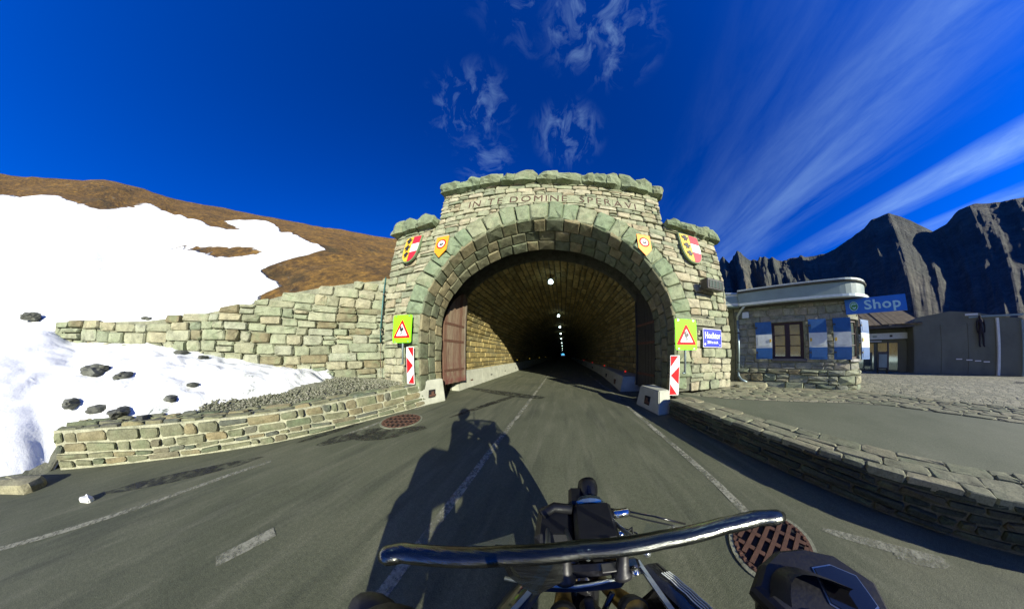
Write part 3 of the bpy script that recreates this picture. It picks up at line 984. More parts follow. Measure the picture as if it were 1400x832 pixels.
# ---- blocks either side of the mouth
def portal_block(name, label, corners, h, top_in, notch):
    t = thing(name, label, 'concrete block', (corners[0][0], corners[0][1], 0))
    o = Vector((corners[0][0], corners[0][1], 0))
    c = Vector((sum(p[0] for p in corners)/4, sum(p[1] for p in corners)/4, 0))
    bm = bmesh.new()
    vb = [bm.verts.new(Vector((x, y, 0))-o) for x, y in corners]
    vt = []
    for x, y in corners:
        p = Vector((x, y, 0)); d = (c-p)
        vt.append(bm.verts.new(p+d*top_in+Vector((0, 0, h))-o))
    bm.faces.new(vb[::-1]); bm.faces.new(vt)
    for i in range(4): bm.faces.new((vb[i], vb[(i+1) % 4], vt[(i+1) % 4], vt[i]))
    bmesh.ops.bevel(bm, geom=bm.edges[:], offset=.02, segments=2, affect='EDGES')
    me = bpy.data.meshes.new('block_body'); bm.to_mesh(me); bm.free()
    me.materials.append(MATS['concrete'])
    b = bpy.data.objects.new('block_body', me); COL.objects.link(b); b.parent = t
    a0, a1 = notch            # the face that carries the lifting pocket
    p, q = Vector((*corners[a0], 0)), Vector((*corners[a1], 0))
    m = (p+q)/2-o; d = (q-p).normalized(); n_ = Vector((d.y, -d.x, 0))
    if (m+o+n_-c).length < (m+o-c).length: n_ = -n_
    k = 1-top_in*.45
    mc = (m+o-c)*k+c-o
    gg = G()
    M = Matrix((( d.x, n_.x, 0, mc.x), (d.y, n_.y, 0, mc.y), (0, 0, 1, h*.45), (0, 0, 0, 1)))
    gg.prism([(-.12, -.13), (.10, -.13), (.12, .11), (-.09, .11)], -.05, .03, 'y', M=M)
    gg.out('pocket', 'pit_black', t)
    G().box(-.10, .12, .032, .04, -.09, -.03, M=M).out('rusty_plate', 'rust', t)
    G().box(-.02, .06, .032, .05, -.06, .06, M=M).out('rusty_plate', 'rust', t)
portal_block('portal_block', 'sunlit concrete block with a rusty pocket at the left foot of the arch', [(-4.18, 3.85), (-3.86, 4.75), (-4.3, 4.95), (-4.62, 4.0)], .74, .10, (0, 1))
portal_block('portal_block', 'shaded tapered concrete block with a dark pocket at the right foot of the arch', [(2.22, 4.75), (2.36, 3.68), (2.78, 3.72), (2.85, 4.85)], .60, .22, (0, 1))

# ---- gate leaves
def gate_leaf(label, p0, p1, z0, zt0, zt1, n, mat, side):
    """vertical boards from hinge p0 to free edge p1; the top follows the arch"""
    t = thing('gate_leaf', label, 'gate', (p0[0], p0[1], 0))
    d = Vector((p1[0]-p0[0], p1[1]-p0[1], 0)); L = d.length; d.normalize()
    nn = Vector((d.y, -d.x, 0))*side
    def M(x, y, z): return d*x+nn*y+Vector((0, 0, z))
    def top(x): return zt0+(zt1-zt0)*math.sin(math.pi/2*min(1, x/L))**.8
    for i in range(n):
        x0 = L*i/n+.004; x1 = L*(i+1)/n-.004
        y = U(-.004, .008)
        v = []
        for yy in (y, y+.05):
            v += [M(x0, yy, z0+U(-.02, .02)), M(x1, yy, z0+U(-.02, .02)), M(x1, yy, top(x1)), M((x0+x1)/2, yy, top((x0+x1)/2)), M(x0, yy, top(x0))]
        f = [(0, 1, 2, 3, 4), (9, 8, 7, 6, 5)]+[(k, (k+1) % 5, 5+(k+1) % 5, 5+k) for k in range(5)]
        mesh_obj('board', v, f, mat, t, rnd.random())
    for z in (z0+.45, (z0+zt0)/2+.4, zt0-.1):
        v = [M(x, y, zz) for zz in (z, z+.09) for y in (.055, .07) for x in (.02, L-.03)]
        mesh_obj('iron_strap', v, [(0, 2, 3, 1), (4, 5, 7, 6), (0, 1, 5, 4), (2, 6, 7, 3), (0, 4, 6, 2), (1, 3, 7, 5)], 'rust', t)
    v = [M(x, y, zz) for zz in (z0, zt1) for y in (-.03, .09) for x in (L, L+.07)]
    mesh_obj('edge_post', v, [(0, 2, 3, 1), (4, 5, 7, 6), (0, 1, 5, 4), (2, 6, 7, 3), (0, 4, 6, 2), (1, 3, 7, 5)], mat, t, .75)
    return t
gate_leaf('weathered wooden gate leaf with upright boards open at the left of the tunnel mouth', (-4.24, 5.12), (-4.15, 6.30), .45, 2.7, 4.05, 7, 'gate_wood', 1)
gate_leaf('dark steel-clad gate leaf folded open at the right of the tunnel mouth', (3.17, 5.25), (3.02, 6.32), .30, 2.7, 4.0, 6, 'dark_metal', -1)

# ================================================================ WALLS
# retaining wall running off to the left from the portal
RW = Path([(-5.92, 4.46), (-7.9, 1.55), (-9.6, -.87), (-11.1, -3.0), (-12.7, -5.3)], False)
RW_TOP = [(0, 4.25), (.5, 4.12), (2.3, 3.63), (3.4, 3.32), (4.5, 2.95), (6.4, 2.56), (8.2, 2.38), (10.4, 2.34), (12., 2.25)]
RW_BOT = [(0, .55), (3.3, .75), (5.5, 1.1), (8.1, 1.45), (12., 1.5)]
def lin(tab, u):
    for (a, p), (b, q) in zip(tab, tab[1:]):
        if u <= b: return p+(q-p)*max(0, (u-a))/(b-a)
    return tab[-1][1]
RET = thing('retaining_wall', 'tall sloping-topped stone retaining wall below the snowy hill left of the portal', 'wall', (0, 0, 0))
def rw_map(u, v, w): return RW.f(u, v, -w-.10+.06*v*0)
# right normal of travel points to the hill; the visible face is on the other side
qs = []
v = .4
while v < 4.2:
    h = U(.19, .33) if v > 1.2 else U(.24, .38)
    # run of wall that is at least this high
    uend = 11.8
    while uend > 0 and lin(RW_TOP, uend) < v+h*.55: uend -= .05
    u = 0.0
    while u < uend-.05:
        w = U(.35, .95)
        if u+w > uend-.25: w = uend-u
        if w < .06: break
        tl_, tr_ = lin(RW_TOP, u)+.03, lin(RW_TOP, u+w)+.03
        top = min(v+h, (tl_+tr_)/2)
        if lin(RW_BOT, u+w/2)-.35 < top:
            sp = rnd.random()
            J = lambda: U(-.02, .02)
            sag = .06*math.sin(u*1.1+v)
            if sp < .16 and h > .25:
                m = v+h*U(.4, .6)
                for a, b in ((v, m), (m, v+h)):
                    qs.append([(u+.016+J(), a+.014+sag+J()*.5), (u+w-.016+J(), a+.014+sag+J()*.5), (u+w-.016+J(), b-.014+sag), (u+.016+J(), b-.014+sag)])
            else:
                qs.append([(u+.012+J(), v+.010+sag+J()*.5), (u+w-.012+J(), v+.010+sag+J()*.5), (u+w-.012+J(), v+h-.010+sag+J()*.4), (u+.012+J(), v+h-.010+sag+J()*.4)])
        u += w
    v += h
q2 = []
for q in qs:
    q = [q[0], q[1], (q[2][0], min(q[2][1], lin(RW_TOP, q[2][0])+.04)), (q[3][0], min(q[3][1], lin(RW_TOP, q[3][0])+.04))]
    if q[2][1]-q[1][1] > .07 and q[3][1]-q[0][1] > .05: q2.append(q)
qs = q2
lay('stone', qs, rw_map, (.05, .13), 'block_stone', RET, 300, inset=.032, rough=.024, chamfer=.26)
g = G()
n = 40
for i in range(n+1):
    u = RW.L*i/n
    tp = lin(RW_TOP, u)-.03
    g.v += [tuple(RW.f(u, -.2, -.10)), tuple(RW.f(u, tp, -.10)), tuple(RW.f(u, tp, .45)), tuple(RW.f(u, -.2, .45))]
for i in range(n):
    for k in range(4):
        a = 4*i+k; b = 4*i+(k+1) % 4
        g.f.append((a, b, b+4, a+4)); g.t.append(.4); g.m.append(0)
g.f += [(0, 1, 2, 3), (4*n+3, 4*n+2, 4*n+1, 4*n)]; g.t += [.4, .4]; g.m += [0, 0]
g.out('mortar_core', 'mortar', RET)
# a square drain hole
p = RW.f(3.8, 1.06, -.24)
G().box(-.09, .09, -.12, .03, -.09, .09, M=Matrix.Translation(p) @ Matrix.Rotation(R(-34), 4, 'Z')).out('drain_hole', 'pit_black', RET)

# low wall on the left of the road
LWP = [(-4.10, 4.15), (-4.38, 2.9), (-4.83, .87), (-5.64, -1.03), (-6.55, -2.95)]
LW = Path(LWP)
LWH = [(0, .62), (1.5, .55), (3.5, .50), (8, .50)]
LOW = thing('low_wall', 'low curved stone wall with pale mortar along the left edge of the road', 'wall', (0, 0, 0))
def lw_map(u, v, w): return LW.f(u, v, -w+.05*(v/.5))
qs = []
for q in courses(0, LW.L, .02, .50, (.07, .14), (.14, .6), gap=.014, jit=.013, split=.10):
    k = lin(LWH, q[0][0])/.5
    qs.append([(a, b*k) for a, b in q])
lay('stone', qs, lw_map, (.012, .04), 'slate_stone', LOW, 230, inset=.014, rough=.010, chamfer=.34)
qs = [[(a, b) for a, b in q] for q in courses(0, LW.L, .03, .62, (.17, .26), (.25, .6), gap=.016, jit=.02, split=.2)]
def lwt_map(u, v, w): return LW.f(u, lin(LWH, u)+.02+w, .03+v)
lay('top_slab', qs, lwt_map, (.012, .05), 'slate_stone', LOW, 70, inset=.018, rough=.014, chamfer=.5, stuff='small_top_slabs')
g = G(); n = 40
for i in range(n+1):
    u = LW.L*i/n; h = lin(LWH, u)
    g.v += [tuple(LW.f(u, -.1, 0)), tuple(LW.f(u, h+.018, .055)), tuple(LW.f(u, h+.02, .64)), tuple(LW.f(u, -.1, .64))]
for i in range(n):
    for k in range(4):
        a = 4*i+k; b = 4*i+(k+1) % 4
        g.f.append((a, b, b+4, a+4)); g.t.append(.4); g.m.append(0)
g.f += [(0, 1, 2, 3), (4*n+3, 4*n+2, 4*n+1, 4*n)]; g.t += [.4, .4]; g.m += [0, 0]
g.out('mortar_core', 'pale_mortar', LOW)

# low wall on the right of the road, its own shade deepened in the stone colours
RLP = [(2.62, 3.62), (2.72, 2.2), (2.86, .88), (3.08, -.35), (3.46, -1.6), (4.3, -3.6), (5.8, -6.5)]
RL = Path(RLP)
RLOW = thing('low_wall', 'low slate wall with shade-darkened face and broad pale coping along the right edge of the road', 'wall', (0, 0, 0))
RH = .40
def rl_map(u, v, w): return RL.f(u, v, w-.03*(v/.4)*0)
# travel is towards the viewer, so the road lies on the right of travel
lay('stone', courses(0, RL.L, .02, RH, (.06, .115), (.16, .62), gap=.012, jit=.009, split=.08), rl_map, (.015, .05), 'shaded_slate', RLOW, 300, inset=.014, rough=.012, chamfer=.4)
qs = courses(0, RL.L, -.64, .03, (.18, .34), (.22, .6), gap=.005, jit=.010, split=.2)
def rlt_map(u, v, w): return RL.f(u, RH+.02+w, v)
lay('coping_slab', qs, rlt_map, (.006, .02), 'flag_stone', RLOW, 130, inset=.014, rough=.006, chamfer=.22, stuff='small_coping_slabs')
g = G(); n = 50
for i in range(n+1):
    u = RL.L*i/n
    g.v += [tuple(RL.f(u, -.1, 0)), tuple(RL.f(u, RH+.02, 0)), tuple(RL.f(u, RH+.02, -.66)), tuple(RL.f(u, -.1, -.66))]
for i in range(n):
    for k in range(4):
        a = 4*i+k; b = 4*i+(k+1) % 4
        g.f.append((a, b, b+4, a+4)); g.t.append(.4); g.m.append(0)
g.f += [(0, 1, 2, 3), (4*n+3, 4*n+2, 4*n+1, 4*n)]; g.t += [.4, .4]; g.m += [0, 0]
g.out('mortar_core', 'dark_mortar', RLOW)  # dark core, adds to the shade painted into this face

# ================================================================ SHOP
SHOP = thing('shop_building', 'small round-cornered stone shop with flat roof beside the tunnel portal', 'shop', (6.98, 4.15, 0))
so = Vector((6.98, 4.15, 0))
d0 = Vector((.583, -.812)).normalized()
A0 = Vector((6.98, 4.15))-d0*.72
pts = [A0+d0*t for t in np.linspace(0, .72+3.04, 12)]
c0 = A0+d0*(.72+3.04)
hd = math.atan2(d0.y, d0.x)
Rr = 1.0
cc = c0+Vector((-math.sin(hd), math.cos(hd)))*Rr
arc_end = hd
for k in range(1, 17):
    a = hd+R(84)*k/16
    pts.append(cc+Vector((math.sin(a), -math.cos(a)))*Rr)
    arc_end = a
d1 = Vector((math.cos(arc_end), math.sin(arc_end)))
p_end = pts[-1]
pts += [p_end+d1*t for t in (.5, 1.5, 3., 5.)]
SP = Path(pts, False)
U0 = .72          # path length at (6.98, 4.15)
def sp(u, z, w): return SP.f(u+U0, z, w)-so
ZP, ZE = 1.02, 3.22
WIN = [(.62, 1.74, 1.38, 2.62), (3.36, 3.98, 1.38, 2.62)]
def hit(q, r, pad=.0):
    us = [p[0] for p in q]; vs = [p[1] for p in q]
    return max(us) > r[0]-pad and min(us) < r[1]+pad and max(vs) > r[2]-pad and min(vs) < r[3]+pad
def cut(q, r):
    """trim a stone against a window opening; None when it lies inside"""
    us = [p[0] for p in q]; vs = [p[1] for p in q]
    a, b, c, d = min(us), max(us), min(vs), max(vs)
    if not (b > r[0] and a < r[1] and d > r[2] and c < r[3]): return q
    opts = [(r[0]-a, 'l'), (b-r[1], 'r'), (r[2]-c, 'b'), (d-r[3], 't')]
    k, s = max(opts)
    if k < .06: return None
    if s == 'l': return [(min(p[0], r[0]), p[1]) for p in q]
    if s == 'r': return [(max(p[0], r[1]), p[1]) for p in q]
    if s == 'b': return [(p[0], min(p[1], r[2])) for p in q]
    return [(p[0], max(p[1], r[3])) for p in q]
ULAST = SP.L-U0
qs = []
for q in courses(-U0, ULAST, ZP, ZE, (.17, .27), (.28, .62)):
    for r in WIN:
        if q: q = cut(q, (r[0]-.04, r[1]+.04, r[2]-.09, r[3]+.12))
    if q: qs.append(q)
lay('wall_stone', qs, sp, (.015, .04), 'shop_stone', SHOP, 220, inset=.02, rough=.012, stuff='wall_stones_round_the_back')
lay('plinth_stone', courses(-U0, ULAST, .3, ZP, (.24, .32), (.3, .75), split=.2), lambda u, z, w: sp(u, z, w+.07), (.02, .06), 'block_stone', SHOP, 80, inset=.03, rough=.02, chamfer=.25, stuff='plinth_stones_round_the_back')
# lintels and sills
for r in WIN:
    for (nm, z0, z1, w) in (('lintel', r[3]+.01, r[3]+.12, .05), ('sill', r[2]-.085, r[2]-.005, .11)):
        g = G(); K = 6
        for i in range(K+1):
            u = r[0]-.05+(r[1]-r[0]+.1)*i/K
            g.v += [tuple(sp(u, z0, -.02)), tuple(sp(u, z0, w)), tuple(sp(u, z1, w-.01)), tuple(sp(u, z1, -.02))]
        for i in range(K):
            for k in range(4):
                a = 4*i+k; b = 4*i+(k+1) % 4
                g.f.append((a, b, b+4, a+4)); g.t.append(.4); g.m.append(0)
        g.f += [(0, 1, 2, 3), (4*K+3, 4*K+2, 4*K+1, 4*K)]; g.t += [.4]*2; g.m += [0]*2
        g.out(nm, 'shop_stone' if nm == 'lintel' else 'dark_metal', SHOP)
# core wall in pieces round the openings
def wall_piece(u0, u1, z0, z1, w0=-.3, w1=-.004, mat='mortar', name='wall_core', par=None, mp=None):
    mp = mp or sp
    K = max(2, int((u1-u0)/.12))
    g = G()
    for i in range(K+1):
        u = u0+(u1-u0)*i/K
        g.v += [tuple(mp(u, z0, w1)), tuple(mp(u, z1, w1)), tuple(mp(u, z1, w0)), tuple(mp(u, z0, w0))]
    for i in range(K):
        for k in range(4):
            a = 4*i+k; b = 4*i+(k+1) % 4
            g.f.append((a, b, b+4, a+4)); g.t.append(.4); g.m.append(0)
    g.f += [(0, 1, 2, 3), (4*K+3, 4*K+2, 4*K+1, 4*K)]; g.t += [.4]*2; g.m += [0]*2
    return g.out(name, mat, par or SHOP)
us = [-U0, WIN[0][0], WIN[0][1], WIN[1][0], WIN[1][1], ULAST]
wall_piece(us[0], us[1], 0, 3.5); wall_piece(us[2], us[3], 0, 3.5); wall_piece(us[4], us[5], 0, 3.5)
for r in WIN:
    wall_piece(r[0], r[1], 0, r[2]); wall_piece(r[0], r[1], r[3], 3.5)
# windows
def window(r, cols, rows):
    u0, u1, z0, z1 = r
    root = None
    def bar(name, a, b, c, d, w0, w1, mat, par):
        return wall_piece(a, b, c, d, w0, w1, mat, name, par)
    fr = bar('window', u0, u1, z0, z0+.07, -.16, -.05, 'window_wood', SHOP)
    bar('frame', u0, u1, z1-.07, z1, -.16, -.05, 'window_wood', fr)
    for k in range(cols+1):
        w = .07 if k in (0, cols) else .10
        c = u0+(u1-u0)*k/cols
        a = c if k == 0 else c-w if k == cols else c-w/2
        bar('frame', a, a+w, z0+.07, z1-.07, -.158, -.048, 'window_wood', fr)
    for k in range(cols):
        a = u0+(u1-u0)*k/cols+(.07 if k == 0 else .05); b = u0+(u1-u0)*(k+1)/cols-(.07 if k == cols-1 else .05)
        H = (z1-z0-.14)
        bar('sash', a, a+.035, z0+.07, z1-.07, -.14, -.06, 'window_wood', fr)
        bar('sash', b-.035, b, z0+.07, z1-.07, -.14, -.06, 'window_wood', fr)
        for j in range(rows):
            za = z0+.07+H*j/rows; zb = z0+.07+H*(j+1)/rows
            bar('pane', a+.03, b-.03, za+.012, zb-.012, -.11, -.10, 'window_glass', fr)
            if j: bar('glazing_bar', a+.03, b-.03, za-.014, za+.014, -.13, -.07, 'window_wood', fr)
    bar('dark_room', u0-.1, u1+.1, z0-.1, z1+.1, -.5, -.46, 'pit_black', fr)
window(WIN[0], 2, 3)
window(WIN[1], 1, 3)
# shutters: blue, white, blue boards
def shutter(u0, u1, lift0=.05, lift1=.05, z0=1.36, z1=2.66):
    H = (z1-z0)
    root = None
    bands = [(0, .30, 'shutter_blue'), (.30, .66, 'shutter_white'), (.66, 1, 'shutter_blue')]
    def mp(u, z, w):
        t = (u-u0)/(u1-u0)
        p0 = sp(u0, z, lift0+.03); p1 = sp(u1, z, lift1+.03)
        q = p0.lerp(p1, t)
        d = (p1-p0); n = Vector((d.y, -d.x, 0)).normalized()
        return q+n*w
    for i, (a, b, m_) in enumerate(bands):
        o = wall_piece(u0, u1, z0+H*a+(.001 if i else 0), z0+H*b, 0, .035, m_, 'shutter' if root is None else 'board_band', root or SHOP, mp)
        if root is None: root = o
    for (a, b) in ((0, .05), (.95, 1)):
        wall_piece(u0+(u1-u0)*a, u0+(u1-u0)*b, z0+.002, z1-.002, .03, .048, 'shutter_blue' , 'stile', root, mp) if 0 else None
    for (a, b, c, d, m_) in ((.12, .88, .05, .25, 'shutter_blue'), (.12, .88, .35, .61, 'shutter_white'), (.12, .88, .71, .94, 'shutter_blue')):
        wall_piece(u0+(u1-u0)*a, u0+(u1-u0)*b, z0+H*c, z0+H*d, .03, .047, m_, 'raised_panel', root, mp)
    for z in (z0+.2, z1-.22):
        wall_piece(u0+(u1-u0)*.0, u0+(u1-u0)*.12, z, z+.05, .03, .06, 'dark_metal', 'hinge', root, mp)
    wall_piece(u1-.09 if u0 < 1 else u0+.03, u1-.03 if u0 < 1 else u0+.09, z0+H*.45, z0+H*.53, .03, .06, 'gold_paint', 'latch', root, mp)
shutter(.02, .59)
shutter(1.88, 2.50)
shutter(2.74, 3.30, .05, .12)
shutter(4.03, 4.5, .06, .42)
# eaves: gutter, fascia, roof edge
def ring_strip(name, prof_, mat, par, u0=-U0+.22, u1=None, K=60, mp=None):
    mp = mp or sp
    u1 = ULAST if u1 is None else u1
    g = G(); n = len(prof_)
    for i in range(K+1):
        u = u0+(u1-u0)*i/K
        for (w, z) in prof_: g.v.append(tuple(mp(u, z, w)))
    for i in range(K):
        for k in range(n):
            a = n*i+k; b = n*i+(k+1) % n
            g.f.append((a, b, b+n, a+n)); g.t.append(0); g.m.append(0)
    g.f += [tuple(range(n)), tuple(range((K+1)*n-1, K*n-1, -1))]; g.t += [0, 0]; g.m += [0, 0]
    return g.out(name, mat, par)
ring_strip('soffit_board', [(-.05, 3.24), (.34, 3.24), (.34, 3.28), (-.05, 3.28)], 'roof_dark', SHOP)
ring_strip('fascia', [(.33, 3.285), (.36, 3.285), (.42, 3.72), (.33, 3.72)], 'fascia_paint', SHOP)
ring_strip('gutter', [(.36, 3.26), (.44, 3.22), (.50, 3.25), (.51, 3.33), (.49, 3.33), (.47, 3.27), (.43, 3.25), (.375, 3.28)], 'gutter_metal', SHOP)
ring_strip('roof_edge', [(.30, 3.725), (.48, 3.725), (.50, 3.76), (.30, 3.80)], 'roof_dark', SHOP)
ring_strip('roof_trim', [(.26, 3.81), (.46, 3.79), (.47, 3.84), (.26, 3.87)], 'gutter_metal', SHOP)
# roof deck
g = G()
deck = []
for i in range(41):
    u = -U0-.1+(ULAST+U0+.1)*i/40
    deck.append(tuple(sp(u, 3.80, .32)))
cx, cy = 10.2-so.x, 5.2-so.y
deck += [(5-.0+3.0, 3.2, 3.8), (.2, 3.2, 3.8)]
n = len(deck)
g.v = deck+[(a, b, 3.6) for a, b, c in deck]
g.f = [tuple(range(n)), tuple(range(2*n-1, n-1, -1))]+[(i, (i+1) % n, n+(i+1) % n, n+i) for i in range(n)]
g.t = [0]*len(g.f); g.m = [0]*len(g.f)
g.out('roof_deck', 'roof_dark', SHOP)
# back walls
g = G()
g.box(-.45, -.2, .6, 3.0, 0, 3.5); g.box(-.2, 7.5, 2.8, 3.0, 0, 3.5)
g.out('back_wall', 'mortar', SHOP)
# downpipe at the inner corner
dp = thing('downpipe', 'grey metal downpipe at the left corner of the shop', 'pipe', tuple(sp(-.62, .5, .1)+so))
o_ = sp(-.62, .5, .1)
G().tube([sp(-.3, 3.26, .42)-o_, sp(-.45, 3.12, .3)-o_, sp(-.6, 2.95, .12)-o_, sp(-.62, 2.8, .08)-o_], .045, 10).out('swan_neck', 'gutter_metal', dp, True)
G().tube([sp(-.62, 2.82, .08)-o_, sp(-.62, .85, .08)-o_], .045, 10).out('pipe', 'galvanised', dp, True)
G().tube([sp(-.62, .87, .08)-o_, sp(-.60, .72, .1)-o_, sp(-.5, .6, .2)-o_, sp(-.3, .52, .3)-o_], .05, 10).out('shoe', 'galvanised', dp, True)
for z in (1.2, 2.3):
    G().lathe([(.055, 0), (.055, .04)], 10, Matrix.Translation(sp(-.62, z, .08)-o_)).out('pipe_clamp', 'dark_metal', dp)
# junction box above the first shutter
jb = thing('junction_box', 'pale grey junction box under the eaves beside the downpipe', 'box', tuple(sp(-.30, 2.84, .04)+so))
G().box(-.14, .14, -.05, .05, 0, .26, M=Matrix.Rotation(math.atan2(d0.y, d0.x), 4, 'Z'), bev=.012).out('box_body', 'fascia_paint', jb)
G().box(-.12, .12, -.062, -.052, .02, .24, M=Matrix.Rotation(math.atan2(d0.y, d0.x), 4, 'Z')).out('lid', 'gutter_metal', jb)

# link wall with dark door between portal and shop
LK = thing('link_wall', 'recessed shaded stone wall with a dark door between portal and shop', 'wall', (5.85, 5.7, 0))
def lk(u, z, w): return Vector((u, -w, z))
qs = []
for q in courses(0, 3., .35, 3.3, (.18, .26), (.25, .5)):
    q = cut(q, (1.25, 2.05, 0, 2.62))
    if q: qs.append(q)
lay('wall_stone', qs, lk, (.015, .04), 'shop_stone', LK, 80, stuff='small_wall_stones')
G().box(0, 1.25, .004, .3, 0, 3.4).box(2.05, 3.0, .004, .3, 0, 3.4).box(1.25, 2.05, .004, .3, 2.62, 3.4).out('wall_core', 'mortar', LK)
dr = G().box(1.27, 2.03, .12, .17, .5, 2.6).out('door', 'door_violet', LK)
G().box(1.27, 1.35, .08, .12, .5, 2.6).box(1.95, 2.03, .08, .12, .5, 2.6).box(1.35, 1.95, .08, .12, 2.5, 2.6).out('door_frame', 'window_wood', dr)
G().box(1.40, 1.46, .05, .12, 1.5, 1.54).out('door_handle', 'steel', dr)
for k in range(3): G().box(1.42, 1.9, .105, .12, .65+.62*k, 1.15+.62*k).out('door_panel', 'door_violet', dr)
cp = thing('canopy_box', 'white boxed canopy over the recess between portal and shop', 'canopy', (6.02, 4.74, 3.30))
M = Matrix.Rotation(R(-42), 4, 'Z')
G().prism([(0, .06), (.66, .0), (.66, .40), (0, .48)], 0, .5, 'y', M=M).out('canopy_body', 'canopy_white', cp)
G().prism([(-.05, .485), (.70, .405), (.70, .45), (-.05, .53)], -.06, .56, 'y', M=M).out('canopy_rim', 'gutter_metal', cp)
G().prism([(.03, .0), (.63, -.05), (.63, -.01), (.03, .045)], .0, .5, 'y', M=M).out('canopy_underside', 'fascia_paint', cp)
G().box(.06, .60, -.012, -.003, .10, .36, M=M).out('canopy_panel', 'fascia_paint', cp)

# doorstep slab
ds = thing('door_step', 'weathered stone slab step by the shop corner', 'step', (6.55, 4.25, .40))
v, f = stone_geo([(-.85, -.22), (.75, -.28), (.82, .2), (-.8, .26)], lambda a, b, w: Matrix.Rotation(R(-35), 4, 'Z') @ Vector((a, b, w)), .13, .04, .02, back=-.1, chamfer=.3)
mesh_obj('slab', v, f, 'flag_stone', ds, .8)
v, f = stone_geo([(-.5, -.5), (.2, -.5), (.25, -.25), (-.5, -.22)], lambda a, b, w: Matrix.Rotation(R(-35), 4, 'Z') @ Vector((a, b, w)), .08, .04, .02, back=-.1, chamfer=.3)
mesh_obj('slab', v, f, 'flag_stone', ds, .3)

# shop sign
SG = thing('shop_sign', 'long blue Shop sign with a green round emblem sticking out from the stone shop', 'sign', (8.87, 1.47, 2.76))
dS = Vector((.76, -1.80, 0)); LS = dS.length; dS.normalize()
nS = Vector((dS.y, -dS.x, 0))
def sgm(x, y, w): return dS*x+nS*w+Vector((0, 0, y))
def sbox(x0, x1, y0, y1, w0, w1, name, mat, par, fm=sgm):
    v = [fm(x, y, w) for w in (w0, w1) for y in (y0, y1) for x in (x0, x1)]
    return mesh_obj(name, v, [(0, 2, 3, 1), (4, 5, 7, 6), (0, 1, 5, 4), (2, 6, 7, 3), (0, 4, 6, 2), (1, 3, 7, 5)], mat, par, .5)
sbox(0, LS, 0, .47, -.07, 0, 'sign_box', 'shop_blue', SG)
for w0, w1 in ((0, .012),):
    letters('Shop', .40, lambda x, y, w: sgm(1.19+x, .255+y, .006+w), 'shop_letter', SG, .003, width=1.16, gap=.04, bold=.008)
def disc(x, y, r0, r1, w0, w1, name, mat, par, fm=sgm, n=24, a0=0, a1=360):
    g = G()
    for k in range(n+1):
        a = R(a0+(a1-a0)*k/n)
        for r in (r0, r1):
            for w in (w0, w1): g.v.append(tuple(fm(x+r*math.cos(a), y+r*math.sin(a), w)))
    for k in range(n):
        i = 4*k
        for (a, b) in ((0, 2), (2, 3), (3, 1), (1, 0)):
            g.f.append((i+a, i+b, i+4+b, i+4+a)); g.t.append(0); g.m.append(0)
    return g.out(name, mat, par)
disc(.27, .24, 0, .145, .001, .006, 'emblem', 'shop_green', SG)
disc(.27, .24, .128, .145, .007, .010, 'emblem_ring', 'shop_letter', SG)
disc(.27, .24, .075, .10, .007, .011, 'emblem_swoosh', 'shop_letter', SG, a0=30, a1=190)
disc(.28, .215, .02, .06, .007, .011, 'emblem_swoosh', 'shop_letter', SG, a0=180, a1=370)
sbox(.18, .38, .285, .30, .007, .011, 'emblem_bar', 'shop_letter', SG)
sbox(-.35, 0, .12, .16, -.05, -.02, 'bracket', 'dark_metal', SG)
sbox(-.35, 0, .36, .40, -.05, -.02, 'bracket', 'dark_metal', SG)

